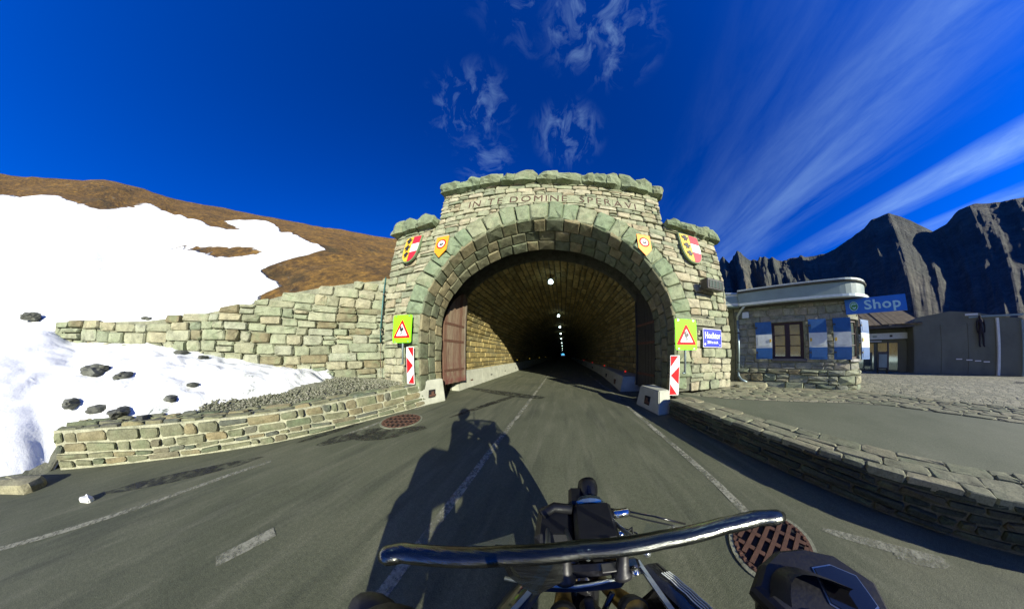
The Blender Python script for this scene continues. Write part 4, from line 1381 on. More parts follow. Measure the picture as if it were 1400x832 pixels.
# ================================================================ SIGNS AT THE PORTAL
def tri(cx, cy, r, k=0):
    return [(cx+r*math.cos(R(90+120*i)), cy+r*math.sin(R(90+120*i))) for i in range(3)]
def plate(poly, w0, w1, name, mat, par, fm):
    n = len(poly)
    v = [fm(x, y, w0) for x, y in poly]+[fm(x, y, w1) for x, y in poly]
    f = [tuple(range(n)), tuple(range(2*n-1, n-1, -1))]+[(i, (i+1) % n, n+(i+1) % n, n+i) for i in range(n)]
    return mesh_obj(name, v, f, mat, par, .5)
def round_tri(cx, cy, r, rad):
    out = []
    for i in range(3):
        a = R(90+120*i)
        c = (cx+(r-2*rad)*math.cos(a), cy+(r-2*rad)*math.sin(a))
        for k in (-60, -30, 0, 30, 60):
            out.append((c[0]+rad*math.cos(a+R(k)), c[1]+rad*math.sin(a+R(k))))
    return out
def warning_sign(label, x, y, z, rz, arrow):
    t = thing('warning_sign', label, 'road sign', (x, y, z), rz)
    fm = lambda a, b, w: Vector((a, -w, b))
    W2, H2 = .34, .40
    rr = .03
    outl = [(-W2+rr, -H2), (W2-rr, -H2), (W2, -H2+rr), (W2, H2-rr), (W2-rr, H2), (-W2+rr, H2), (-W2, H2-rr), (-W2, -H2+rr)]
    plate(outl, 0, .02, 'board', 'sign_lime', t, fm)
    plate(round_tri(0, -.085, .37, .03), .022, .025, 'red_triangle', 'sign_red', t, fm)
    plate(round_tri(0, -.085, .235, .012), .027, .029, 'white_field', 'white_paint', t, fm)
    # skidding car
    car = [(-.045, .02), (-.03, .075), (.02, .09), (.045, .045), (.05, .0), (-.03, -.03)]
    ca, sa = math.cos(R(18)), math.sin(R(18))
    plate([(1.45*(p[0]*ca-p[1]*sa)+.005, 1.45*(p[0]*sa+p[1]*ca)-.045) for p in car], .031, .033, 'car_symbol', 'sign_black', t, fm)
    plate([(-.02, .02), (-.01, .05), (.025, .055), (.03, .03)], .034, .035, 'car_window', 'white_paint', t, fm)
    for s in (-1, 1):
        pts = [(s*.02-.015+.03*math.sin(k*1.3), -.09-.022*k) for k in range(5)]
        g = G()
        for k, (a, b) in enumerate(pts):
            g.v += [tuple(fm(a-.012, b, .031)), tuple(fm(a+.012, b, .031)), tuple(fm(a+.012, b, .033)), tuple(fm(a-.012, b, .033))]
        for k in range(4):
            for j in range(4):
                a = 4*k+j; b = 4*k+(j+1) % 4
                g.f.append((a, b, b+4, a+4)); g.t.append(0); g.m.append(0)
        M = None
        g.out('skid_mark', 'sign_black', t)
    for b in (-.22, .22):
        G().box(-.3, .3, .004, .03, b-.015, b+.015).out('back_rail', 'galvanised', t)
    G().tube([(.0, .05, .35), (.0, .05, -H2-.62)], .03, 10).out('post', 'galvanised', t, True)
    G().tube([(.0, .05, -H2-.60), (-.07, .05, -H2-.60)], .022, 8).out('foot_arm', 'galvanised', t, True)
    for a in (-.24, .24):
        for b in (-.365, .365):
            G().box(a-.02, a+.02, -.028, -.020, b-.015, b+.015).out('clip', 'steel', t)
    return t
warning_sign('lime-backed slippery road warning sign at the left of the arch', -4.62, 3.72, 2.25, R(11), 1)
warning_sign('lime-backed slippery road warning sign at the right of the arch', 3.18, 3.76, 2.03, R(-3), -1)
def chevron(label, x, y, z, rz, flip):
    t = thing('hazard_marker', label, 'road marker', (x, y, z), rz)
    fm = lambda a, b, w: Vector((a, -w, b))
    W2, H = .135, 1.05
    plate([(-W2, 0), (W2, 0), (W2, H), (-W2, H)], 0, .02, 'board', 'white_paint', t, fm)
    # red areas: half arrow pointing sideways
    def red(poly):
        if flip: poly = [(-a, b) for a, b in poly]
        plate(poly, .022, .024, 'red_stripe', 'sign_red', t, fm)
    e = W2-.012
    red([(-e+.03, H-.015), (e, H-.015), (e, H-.30)])
    red([(-e, .76), (-e, .29), (e-.01, .525)])
    red([(e, .30), (e, .015), (-e+.03, .015)])
    G().tube([(0, .045, H*.9), (0, .045, -.05)], .022, 8).out('post', 'galvanised', t, True)
    for b in (.2, .8): G().box(-.1, .1, .004, .03, b, b+.03).out('back_rail', 'galvanised', t)
    return t
chevron('red and white chevron marker board at the left foot of the arch', -4.33, 3.80, .68, R(6), False)
chevron('red and white chevron marker board at the right foot of the arch', 2.93, 3.92, .44, R(-9), True)

# things fixed to the facade use the portal frame
PM = Matrix.Translation((-.5, 4.2, 0)) @ Matrix.Rotation(math.atan(.045), 4, 'Z')
def on_face(u, v, w=.08):
    p = PM @ Vector((u, -w, v)); return (p.x, p.y, p.z)
PRZ = math.atan(.045)
fmz = lambda a, b, w: Vector((a, -w, b))
# blue place-name sign
t = thing('place_name_sign', 'blue enamel Hochtor sign on the portal right of the warning sign', 'sign', on_face(5.28, 2.04, .10), PRZ)
plate([(-.45, -.30), (.45, -.30), (.45, .29), (-.45, .29)], 0, .02, 'border', 'white_paint', t, fmz)
plate([(-.435, -.285), (.435, -.285), (.435, .275), (-.435, .275)], .022, .024, 'panel', 'sign_blue', t, fmz)
text_obj('Hochtor', .27, lambda x, y, w: Vector((x, -.027-w, .07+y)), 'letter_white', t, 'lettering', .001, .80, bold=.008)
text_obj('2504 m ü.d.A.', .12, lambda x, y, w: Vector((x, -.027-w, -.14+y)), 'letter_white', t, 'lettering', .001, .8, bold=.003)
disc(-.37, -.2, 0, .035, .026, .028, 'logo_dot', 'letter_white', t, fmz)
disc(.35, -.22, 0, .02, .026, .028, 'logo_dot', 'letter_white', t, fmz)
for a in (-.4, .4):
    for b in (-.25, .25): G().box(a-.02, a+.02, .002, .06, b-.02, b+.02).out('spacer', 'steel', t)

# coats of arms
def shield_outline(w, h, n=10):
    out = [(-w, h*.5), (-w*.33, h*.52), (w*.33, h*.52), (w, h*.5)]
    for k in range(n+1):
        t_ = k/n
        out.append((w*math.cos(t_*math.pi/2)**.8 if t_ < 1 else 0, h*.05-h*.55*math.sin(t_*math.pi/2)))
    for k in range(n-1, -1, -1):
        t_ = k/n
        out.append((-w*math.cos(t_*math.pi/2)**.8, h*.05-h*.55*math.sin(t_*math.pi/2)))
    return out
def clip_x(poly, x0, x1):
    def cl(P, a, sgn):
        o = []
        for i in range(len(P)):
            p, q = P[i], P[(i+1) % len(P)]
            ip = sgn*(p[0]-a) >= 0; iq = sgn*(q[0]-a) >= 0
            if ip: o.append(p)
            if ip != iq:
                k = (a-p[0])/(q[0]-p[0]); o.append((a, p[1]+(q[1]-p[1])*k))
        return o
    return cl(cl(poly, x0, 1), x1, -1)
def clip_y(poly, a, b): return [(y, x) for x, y in clip_x([(y, x) for x, y in poly], a, b)]
LION = [(-.05, -.10), (-.02, -.045), (-.06, -.02), (-.10, .0), (-.06, .02), (-.10, .06), (-.05, .05), (-.03, .09), (.02, .11), (.06, .08), (.03, .05), (.06, .03), (.10, .06), (.09, .0), (.04, -.02), (.06, -.05), (.04, -.10), (.01, -.06), (-.01, -.10)]
def coat(label, u, v, w, h, green, lion_mat, tilt):
    t = thing('coat_of_arms', label, 'shield', on_face(u, v, .09), PRZ)
    t.rotation_euler = (R(-4), 0, PRZ)
    S0 = shield_outline(w+.04, h+.07)
    plate(S0, -.02, .05, 'backing', 'shield_green', t, fmz)
    S1 = shield_outline(w, h)
    plate(clip_x(S1, -w, -.01), .052, .065, 'gold_field', 'gold_paint' if not green else 'gold_paint', t, fmz)
    for (a, b, m_) in ((h*.20, h, 'tarpaint_red'), (-h*.13, h*.195, 'white_paint'), (-h, -h*.135, 'tarpaint_red')):
        plate(clip_y(clip_x(S1, .0, w), a, b), .052, .066, 'stripe', m_, t, fmz)
    for k, (x, y, s) in enumerate(((-w*.5, h*.36, 1.), (-w*.5, h*.06, 1.), (-w*.40, -h*.22, .9))):
        plate([(x+a*s*w/.26, y+b*s*1.15) for a, b in LION], .067, .082, 'lion', lion_mat, t, fmz)
coat('painted shield with black lions and red-white-red bars at the upper left of the portal', -4.50, 4.95, .32, .96, True, 'sign_black', 0)
coat('painted shield with black lions and red-white-red bars at the upper right of the portal', 4.80, 5.05, .40, 1.08, False, 'sign_black', 0)
# orange protection plaques
def plaque(label, u, v):
    t = thing('orange_plaque', label, 'plaque', on_face(u, v, .17), PRZ)
    plate([(-.22, -.13), (0, -.37), (.22, -.13), (.22, .37), (-.22, .37)], 0, .015, 'plate', 'orange_paint', t, fmz)
    disc(0, .10, 0, .165, .017, .019, 'red_ring', 'sign_red', t, fmz)
    disc(0, .10, 0, .12, .021, .023, 'white_disc', 'white_paint', t, fmz)
    plate([(-.07, .07), (-.03, .13), (.0, .09), (.04, .15), (.08, .07), (.04, .04), (-.04, .04)], .024, .025, 'car_symbol', 'sign_black', t, fmz)
    for b in (-.1, .3): G().box(-.03, .03, .002, .08, b-.02, b+.02).out('spacer', 'steel', t)
plaque('orange pennant-shaped plaque on the upper left of the arch ring', -3.18, 4.74)
plaque('orange pennant-shaped plaque on the upper right of the arch ring', 2.90, 4.74)
# floodlight
t = thing('floodlight', 'black box floodlight mounted on the upper right of the portal', 'floodlight', on_face(5.26, 3.74, .06), PRZ)
M = Matrix.Rotation(R(8), 4, 'X')
G().box(-.40, .40, -.42, -.12, -.16, .18, M=M, bev=.02).out('housing', 'dark_metal', t)
G().box(-.34, .34, -.434, -.422, -.11, .12, M=M).out('lens', 'window_glass', t)
for k in range(5): G().box(-.34+.155*k, -.32+.155*k, -.445, -.436, -.11, .12, M=M).out('grille_bar', 'dark_metal', t)
for a in (-.36, .33): G().box(a, a+.03, -.26, .0, -.05, .0).out('bracket', 'galvanised', t)
# teal drain pipe in the corner left of the portal
t = thing('drainpipe', 'thin teal drainpipe in the corner between retaining wall and portal', 'pipe', (-5.94, 3.88, 1.9))
G().tube([(-.12, 0, 2.25), (-.05, 0, 1.2), (.0, 0, .0)], .022, 10).out('pipe', 'pipe_teal', t, True)
for z in (.4, 1.6): G().lathe([(.045, 0), (.045, .04)], 10, Matrix.Translation((-.03*z, 0, z))).out('clamp', 'dark_metal', t)
G().tube([(.0, 0, .0), (.01, .0, -1.15)], .008, 6).out('cable', 'rust', t)

# ================================================================ GROUND, ROAD, YARD
def sheet(name, poly, z, mat, sub=0):
    n = len(poly)
    bm = bmesh.new()
    vs = [bm.verts.new((p[0], p[1], z)) for p in poly]
    bm.faces.new(vs)
    bmesh.ops.triangulate(bm, faces=bm.faces[:])
    me = bpy.data.meshes.new(name); bm.to_mesh(me); bm.free()
    me.materials.append(MATS[mat])
    o = bpy.data.objects.new(name, me); COL.objects.link(o)
    return o
kind(sheet('ground', [(-3000, -3000), (3000, -3000), (3000, 3000), (-3000, 3000)], -.35, 'rock_debris'), 'structure')
RT = Path([(p[0], p[1]) for p in [(-5.0, 4.4), (-4.9, .9), (-5.7, -1.0), (-6.7, -3.0), (-8.3, -6.5), (-11, -12), (-16, -22), (-24, -40)]])
left_edge = [tuple(RT.P(RT.L*i/40)) for i in range(41)]
right_edge = [(3.3, 4.3), (3.3, .9), (3.4, -.4), (3.8, -1.7), (4.7, -3.7), (6.2, -6.7), (9, -13), (14, -25), (20, -42)]
kind(sheet('road', [(-5.0, 270), (-5.2, 4.4)]+left_edge+right_edge[::-1]+[(3.6, 4.5), (3.6, 270)], 0, 'asphalt'), 'structure')
# yard on the right, one step up
yard_in = [tuple(RL.P(RL.L*i/40)-RL.N(RL.L*i/40)*.4) for i in range(41)]
kind(sheet('yard', [(2.9, 4.3)]+[(a, b) for a, b in yard_in if b < 4]+[(9, -13), (16, -25), (60, -40), (60, 30), (5.5, 30), (5.5, 5.2)], RH-.005, 'plaza_asphalt'), 'structure')
cob = [(3.30, 4.02), (4.2, 3.15), (5.4, 2.1), (6.6, 1.0), (7.1, .1), (7.25, -1.2), (7.4, -2.6), (7.9, -5), (9.5, -9), (30, -30), (55, -20), (55, 25), (14, 25), (6.0, 5.6), (5.6, 4.4)]
kind(sheet('cobbled_strip', cob, RH+.002, 'cobbles'), 'structure')
# flagstones one can pick out near the portal and along the shop
FL = thing('flagstone_paving', 'irregular worn flagstones along the foot of the portal and the shop', 'paving', (0, 0, 0))
FP = Path([(3.25, 4.05), (4.1, 3.3), (5.3, 2.3), (6.5, 1.3), (7.05, .3), (7.2, -1.0), (7.4, -2.6), (7.9, -4.6)])
qs = []
r_ = 0.
for q in courses(0, FP.L, 0, 2.0, (.2, .34), (.3, .7), gap=.016, jit=.025, split=.1):
    c = FP.f(sum(p[0] for p in q)/4, 0, -sum(p[1] for p in q)/4)
    # skip what would lie under the shop or portal
    dd = (Vector((c.x, c.y))-A0).dot(Vector((-d0.y, d0.x)))
    if dd > -.10 and c.y > .2: continue
    if c.y > 4.15 and c.x < 6: continue
    if (Vector((c.x, c.y))-cc).length < Rr+.1: continue
    if c.x > 9.6: continue
    qs.append(q)
lay('flagstone', qs, lambda u, v, w: FP.f(u, RH+.004+w, -v), (.006, .022), 'flag_stone', FL, 280, inset=.02, rough=.006, chamfer=.5, stuff='flagstones_beyond', back=-.01)

# road markings
def stripe(name, pts, w, z=.004, mat='road_paint'):
    P_ = Path(pts, len(pts) > 2)
    g = G(); K = max(6, int(P_.L/.3))
    for i in range(K+1):
        u = P_.L*i/K
        a = P_.f(u, z, w/2*U(.9, 1.05)); b = P_.f(u, z, -w/2*U(.9, 1.05))
        g.v += [tuple(a), tuple(b)]
    g.f = [(2*i, 2*i+1, 2*i+3, 2*i+2) for i in range(K)]; g.t = [0]*K; g.m = [0]*K
    return kind(g.out(name, mat), 'structure')
stripe('centre_line', [(-1.12, 60), (-1.10, 9), (-1.13, 3), (-1.15, -8)], .10)
stripe('edge_line', [(1.88, 4.6), (1.84, 2.6), (1.80, 1.35), (1.74, .8), (1.6, -.6), (1.2, -3)], .10)
stripe('edge_line', [(1.95, 5.4), (1.97, 40)], .10)
stripe('edge_line', [(-4.12, 5.0), (-4.06, 3.6)], .10)
stripe('edge_line', [(-4.08, 2.6), (-4.09, 1.62)], .10)
stripe('edge_line', [(-4.12, .35), (-4.17, -.2), (-4.19, -1.48), (-4.36, -2.78), (-4.8, -5)], .09)
stripe('paint_remnant', [(-2.45, -.02), (-2.52, -.55)], .14)
stripe('paint_remnant', [(-2.1, -1.0), (-2.1, -1.6)], .07)
stripe('road_joint', [(-2.8, 8.3), (1.8, 7.6)], .035)
# damp stains by the left block and round the left grate
def blob(name, cx, cy, a, b, rot, mat='stain_and_shadow', z=.006):
    pts = []
    for k in range(22):
        t_ = 2*math.pi*k/22
        r = 1+.25*mnoise.noise(Vector((math.cos(t_)*1.5+cx, math.sin(t_)*1.5+cy, 3.3)))+U(-.05, .05)
        x, y = a*r*math.cos(t_), b*r*math.sin(t_)
        pts.append((cx+x*math.cos(rot)-y*math.sin(rot), cy+x*math.sin(rot)+y*math.cos(rot)))
    return kind(sheet(name, pts, z, mat), 'structure')
blob('damp_patch', -2.55, 6.3, 1.9, .28, -.35)
blob('damp_patch', -2.1, 5.1, .9, .14, 1.15)
blob('damp_patch', -2.4, 4.3, .9, .10, 1.2, z=.007)
blob('damp_patch', -3.3, 2.2, .7, .22, .9, z=.0062)
blob('damp_patch', -3.9, 1.7, .6, .2, 1.2, z=.0055)
blob('damp_patch', -4.5, 1.6, .7, .10, 1.5)
blob('damp_patch', -4.7, -.8, 1.1, .15, 1.3, z=.0068)

blob('paint_remnant', 2.50, -.28, .62, .055, -1.05, 'road_paint', .0045)
blob('paint_remnant', 2.62, -.62, .26, .07, -1.0, 'road_paint', .005)
# drain grates
def grate(label, cx, cy, rad, rz):
    t = thing('drain_grate', label, 'drain grate', (cx, cy, 0), rz)
    def annulus(r0, r1, z0, z1, name, mat, n=36):
        g = G()
        for k in range(n):
            a = 2*math.pi*k/n
            for r, z in ((r0, z0), (r1, z0), (r1, z1), (r0, z1)): g.v.append((r*math.cos(a), r*math.sin(a), z))
        for k in range(n):
            for j in range(4):
                a = 4*k+j; b = 4*k+(j+1) % 4; a2 = (4*(k+1)+j) % (4*n); b2 = (4*(k+1)+(j+1) % 4) % (4*n)
                g.f.append((a, b, b2, a2)); g.t.append(.5); g.m.append(0)
        return g.out(name, mat, t)
    annulus(rad*.96, rad*1.06, .0, .010, 'concrete_ring', 'mortar')
    annulus(rad*.86, rad*.955, .0, .014, 'iron_rim', 'rust')
    for k in range(40):
        a = 2*math.pi*k/40
        G().box(-rad*.018, rad*.018, rad*.87, rad*.94, .0145, .021, M=Matrix.Rotation(a, 4, 'Z')).out('rim_stud', 'rust', t)
    pit = G().lathe([(rad*.87, .005), (rad*.87, .006)], 30).out('pit', 'pit_black', t)
    nb = 7
    R1 = rad*.865
    for k in range(nb):
        x = -R1+2*R1*(k+.5)/nb
        half = math.sqrt(max(R1*R1-(abs(x)+R1*.06)**2, 0))
        G().box(x-R1*.062, x+R1*.062, -half, half, .008, .022).out('grate_bar', 'rust', t)
    for y in (-R1*.5, 0, R1*.5):
        half = math.sqrt(R1*R1-(abs(y)+R1*.06)**2)
        G().box(-half, half, y-R1*.06, y+R1*.06, .0085, .0195).out('cross_bar', 'rust', t)
grate('round rusty drain grate at the left road edge before the low wall', -3.70, 2.83, .47, R(28))
grate('large round rusty drain grate at the lower right beside the motorcycle', 1.66, .40, .37, R(112))

# ================================================================ HILL, SNOW, MOUNTAIN
def fbm(p, o=5):
    return mnoise.fractal(p, 1.0, 2.0, o)
HB = [(-30, -48, .6), (-21, -26, 1.0), (-15.5, -11, 1.6), (-12.9, -5.7, 2.05), (-12.1, -4.4, 2.25)]
for u in np.linspace(10.7, 0, 26):
    p = RW.f(u, 0, .22); HB.append((p.x, p.y, lin(RW_TOP, u)-.08))
HB += [(-6.15, 4.7, 4.4), (-6.35, 5.3, 5.2), (-6.0, 6.5, 6.4), (-4.5, 6.2, 6.9), (-1.5, 6.2, 7.0), (1.5, 6.3, 7.0), (4.5, 6.4, 6.9), (6.2, 6.6, 6.2), (7.6, 7.4, 4.0), (10, 8.4, 3.3), (14, 9.5, 3.2), (20, 11, 3.0), (30, 14, 3.0)]
def ridge_elev(az):
    tab = [(-150, 9), (-128, 13.5), (-121, 15.5), (-112, 19.5), (-96, 23.3), (-80, 26.6), (-70, 28.5), (-60, 29.8), (-54, 30.2), (-40, 28), (-20, 24), (0, 20), (20, 16), (40, 14), (52, 13), (70, 11)]
    return lin(tab, az)
def hill_pt(B, j, n=46):
    x0, y0, z0 = B
    d = Vector((x0, y0)).normalized()
    # push outward, fanning a little
    az = math.degrees(math.atan2(x0, y0))
    RD = 75.
    t = (j/n)
    s = (t**1.9)*(300 if t > .8 else 300)
    L0 = math.hypot(x0, y0)
    rr = L0+s
    e = ridge_elev(az)
    zr = 1.5+RD*math.tan(R(e))
    if rr <= RD:
        q = (rr-L0)/(RD-L0)
        z = z0+(zr-z0)*(q**.96)
        z += 1.1*math.sin(q*math.pi)*fbm(Vector((x0+d.x*s, y0+d.y*s, 2))*.09, 4)*min(1, s/6)
    else:
        z = zr-(rr-RD)*.02-((rr-RD)**1.25)*.012
        z = max(z, 9.5)
    x = d.x*rr; y = d.y*rr
    z += .22*fbm(Vector((x, y, 0))*.5, 4)*min(1, s/3)+.5*fbm(Vector((x, y, 5))*.13, 3)*min(1, s/8)
    return Vector((x, y, z))
SNOW_XY = [(-37.1, -25.4), (-40.2, -24.4), (-39.1, -20.9), (-34.6, -15.1), (-33.2, -13.4), (-36.1, -12.3), (-41.5, -13.2), (-45.7, -14.6), (-44.4, -11.9), (-36.2, -7.2), (-31.6, -3.9), (-28.7, -1.4), (-29.7, -0.8), (-36.3, -3.2), (-44.9, -0.9), (-35.4, 2.8), (-17.8, 3.6), (-13.8, 4.2), (-13.4, 3.3), (-13.0, 2.4), (-12.2, 1.4), (-11.8, 0.9), (-10.9, 1.2), (-9.5, 1.6), (-9.6, 0.8), (-9.1, 0.7), (-9.0, 0.4), (-10.9, -2.4), (-12.5, -5.0), (-13.7, -7.4), (-14.6, -9.1)]
HOLE_XY = [(-22.8, -5.2), (-21.3, -3.2), (-18.9, -1.4), (-16.4, 0.6), (-15.2, 1.0), (-14.7, 0.7), (-16.1, -0.7), (-17.1, -1.6), (-19.0, -2.4), (-21.3, -3.9)]
def dist_poly(p, poly):
    """signed distance: positive inside"""
    x, y = p
    ins = False; best = 1e9
    n = len(poly)
    for i in range(n):
        x1, y1 = poly[i]; x2, y2 = poly[(i+1) % n]
        if (y1 > y) != (y2 > y) and x < (x2-x1)*(y-y1)/(y2-y1)+x1: ins = not ins
        dx, dy = x2-x1, y2-y1
        t = max(0, min(1, ((x-x1)*dx+(y-y1)*dy)/(dx*dx+dy*dy+1e-9)))
        best = min(best, math.hypot(x-x1-dx*t, y-y1-dy*t))
    return best if ins else -best
def hill_rows():
    """boundary refined"""
    out = []
    for a, b in zip(HB, HB[1:]):
        L = math.dist(a, b); k = max(1, int(L/.45)) if L < 8 else int(L/1.2)
        for i in range(k): out.append(tuple(a[c]+(b[c]-a[c])*i/k for c in range(3)))
    out.append(HB[-1])
    return out
HN = 90
def build_hill():
    rows = hill_rows()
    V = []; sn = []
    for B in rows:
        for j in range(HN+1):
            p = hill_pt(B, j, HN)
            ds_ = dist_poly((p.x, p.y), SNOW_XY)
            dh = -dist_poly((p.x, p.y), HOLE_XY)
            r_ = math.hypot(p.x, p.y)
            sc = .04*r_+.25
            a = .5+.5*max(-1, min(1, min(ds_, dh)/sc))
            sn.append(a)
            p.z += .12*max(0, a-.5)*2
            V.append(p)
    n = HN+1
    F = [(i*n+j, i*n+j+1, (i+1)*n+j+1, (i+1)*n+j) for i in range(len(rows)-1) for j in range(HN)]
    o = mesh_obj('hill', V, F, 'hillside', smooth=True)
    at = o.data.attributes.new('snow', 'FLOAT', 'POINT')
    at.data.foreach_set('value', sn)
    kind(o, 'structure')
if not globals().get('NO_BUILD'):
    build_hill()

    # snow and gravel ledge between the low wall and the retaining wall
    KL = 40; KW = 34
    V = []; dirt = []; Vg = []
    fr = [tuple(LW.f(LW.L*i/18, lin(LWH, LW.L*i/18)-.02, .60)) for i in range(19)]
    fr += [(-6.62, -3.12, .0), (-6.25, -3.25, -.02), (-6.1, -4.4, -.02), (-7.0, -6.2, -.02), (-12, -15, -.02), (-22, -36, -.02)]
    bk = [tuple(RW.f(.45+10.8*i/18, lin(RW_BOT, .45+10.8*i/18)+.18, .0)) for i in range(19)]
    bk += [(-12.9, -5.75, 2.0), (-13.4, -6.9, 2.0), (-14.6, -9.0, 1.9), (-16.5, -13, 1.7), (-22.2, -27, 1.2), (-30.5, -48.5, .8)]
    bk[0] = (-5.9, 3.98, .70); bk[1] = (bk[1][0], bk[1][1], .74)
    for i in range(len(fr)):
        a = Vector(fr[i]); b = Vector(bk[i])
        for j in range(KW+1):
            t_ = j/KW
            p = a.lerp(b, t_)
            lump = fbm(p*1.6, 4)*.05+fbm(Vector((p.x, p.y, 9))*.6, 3)*.10
            bul = math.sin(math.pi*t_)
            p.z += bul*(.03+lump*1.0)
            Vg.append(p)
    # refine along the length
    def refine(fr_, bk_, n):
        return n
    rows = len(fr); n = KW+1
    F = [(i*n+j, i*n+j+1, (i+1)*n+j+1, (i+1)*n+j) for i in range(rows-1) for j in range(KW)]
    kind(mesh_obj('gravel_ledge', Vg, F, 'gravel_mat', tone=.4, smooth=True), 'structure')
    # snow lying on it: starts a little back from the wall, thins out towards the portal
    V = []; dt = []; NI = 150; NJ = 60
    PF = Path([(p[0], p[1]) for p in fr], False); PB = Path([(p[0], p[1]) for p in bk], False)
    idx = []
    for i in range(NI+1):
        s = (i/NI)**1.5*(len(fr)-1)
        k = min(int(s), len(fr)-2); q = s-k
        a = Vector(fr[k]).lerp(Vector(fr[k+1]), q); b = Vector(bk[k]).lerp(Vector(bk[k+1]), q)
        for j in range(NJ+1):
            t_ = j/NJ
            p = a.lerp(b, t_)
            nn = fbm(Vector((p.x, p.y, 4))*.9, 5)
            # front edge of the snow, in t, as a function of position along the wall
            fe = lin([(0, 1.3), (2.2, 1.12), (3.2, .78), (4.5, .52), (7, .30), (10, .16), (13, .06), (18, -.05), (20, -.25), (30, -.3)], s)
            cover = (t_-fe)*3.2+nn*.30
            h = max(-.08, min(.20, cover*.5))
            lump = fbm(p*1.6, 4)*.05+fbm(Vector((p.x, p.y, 9))*.6, 3)*.10
            p.z += math.sin(math.pi*t_)*(.03+lump*1.0)+h+fbm(Vector((p.x, p.y, 1))*2.4, 4)*.05*(1 if h > .02 else 0)
            if s > 18.2: p.z = a.z-.05+(p.z-a.z+.05)*min(1, t_*9)
            V.append(p); dt.append(max(0, min(1, 1.1-cover*1.3)))
    n = NJ+1
    F = [(i*n+j, i*n+j+1, (i+1)*n+j+1, (i+1)*n+j) for i in range(NI) for j in range(NJ)]
    o = mesh_obj('snow_field', V, F, 'snow_mat', smooth=True)
    at = o.data.attributes.new('dirt', 'FLOAT', 'POINT'); at.data.foreach_set('value', dt)
    kind(o, 'structure')
    # loose gravel: small stones on the ledge
    g = G()
    for k in range(5200):
        s = rnd.random()**1.3*15; t_ = U(.0, .9)
        i = min(int(s), len(fr)-2); q = s-i
        a = Vector(fr[i]).lerp(Vector(fr[i+1]), q); b = Vector(bk[i]).lerp(Vector(bk[i+1]), q)
        p = a.lerp(b, t_*min(1, .25+.08*abs(9-s)+.4*(s < 5)))
        r = U(.010, .04)
        p.z += math.sin(math.pi*t_)*.02+.01
        M = Matrix.Translation(p) @ Matrix.Rotation(U(0, 6), 4, 'Z')
        v = [M @ Vector((r*U(.7, 1.3)*x, r*U(.7, 1.3)*y, r*.7*z)) for x, y, z in ((1, 0, 0), (0, 1, 0), (-1, 0, 0), (0, -1, 0), (0, 0, 1), (0, 0, -1))]
        g.add(v, [(0, 1, 4), (1, 2, 4), (2, 3, 4), (3, 0, 4), (1, 0, 5), (2, 1, 5), (3, 2, 5), (0, 3, 5)], rnd.random())
    kind(g.out('gravel', 'gravel_mat'), 'stuff')
    # dark rocks poking out of the snow
    rocks = [(-6.9, -2.0, .17), (-7.6, -3.0, .16), (-6.4, -1.55, .13), (-6.7, -1.1, .12), (-8.1, -2.2, .17), (-9.0, -3.0, .30), (-7.3, -2.5, .13), (-7.0, -.7, .10), (-9.3, -1.2, .13), (-8.6, -.6, .10), (-11.3, -2.5, .15), (-13.7, -6.5, .22)]
    ROCKL = ['dark stone in the snow close behind the low wall, middle of the bank', 'stone in the snow behind the far end of the low wall', 'small stone in the snow right behind the low wall', 'small stone at the snow edge, nearest the gravel',
             'stone in the middle of the snow bank, right of the largest one', 'largest dark rock in the snow bank between the two walls', 'small stone in the snow just below the largest rock', 'tiny stone at the right-hand end of the snow bank',
             'stone in the snow just below the foot of the retaining wall', 'small stone by the foot of the retaining wall, nearer the portal', 'dark stone on the hill snow just above the retaining wall top', 'dark stone on the hill snow beyond the left end of the retaining wall']
    tops = [(v.x, v.y, v.z) for v in V]+[tuple(v.co) for v in bpy.data.objects['hill'].data.vertices if -16 < v.co.x < -9 and -9 < v.co.y < 0]
    for k, (x, y, r) in enumerate(rocks):
        z = min(tops, key=lambda t: (t[0]-x)**2+(t[1]-y)**2)[2]
        bm = bmesh.new(); bmesh.ops.create_icosphere(bm, subdivisions=3, radius=r)
        for q in bm.verts:
            q.co *= 1+.4*mnoise.noise(q.co*9+Vector((k*3, 0, 0)))+.15*mnoise.noise(q.co*24)
            q.co.z *= .5; q.co.x *= 1.5
        me = bpy.data.meshes.new('rock'); bm.to_mesh(me); bm.free(); me.materials.append(MATS['rock_debris'])
        o = bpy.data.objects.new('rock', me); COL.objects.link(o); o.location = (x, y, z+r*.08); o.rotation_euler = (0, 0, U(0, 3))
        tag(o, ROCKL[k], 'rock', 'rocks poking out of the snow')
    # slab by the end of the low wall, a bit of ice on the road
    o = mesh_obj('kerb_slab', *stone_geo([(-.5, -.14), (.45, -.2), (.5, .12), (-.45, .16)], lambda a, b, w: Vector((a, b, w)), .10, .04, .02, back=0, chamfer=.3), 'flag_stone', None, .9)
    o.location = (-6.15, -3.35, 0); o.rotation_euler = (0, 0, R(60))
    tag(o, 'pale flat slab lying on the road at the far end of the left wall', 'stone slab')
    o = mesh_obj('ice_lump', *stone_geo([(-.1, -.04), (.1, -.05), (.11, .03), (-.08, .05)], lambda a, b, w: Vector((a, b, w)), .05, .02, .01, back=0, chamfer=.4), 'white_paint', None, .9)
    o.location = (-4.9, -2.05, 0.0); o.rotation_euler = (0, 0, R(50))
    tag(o, 'small white lump of ice lying on the road near the left wall', 'ice lump')

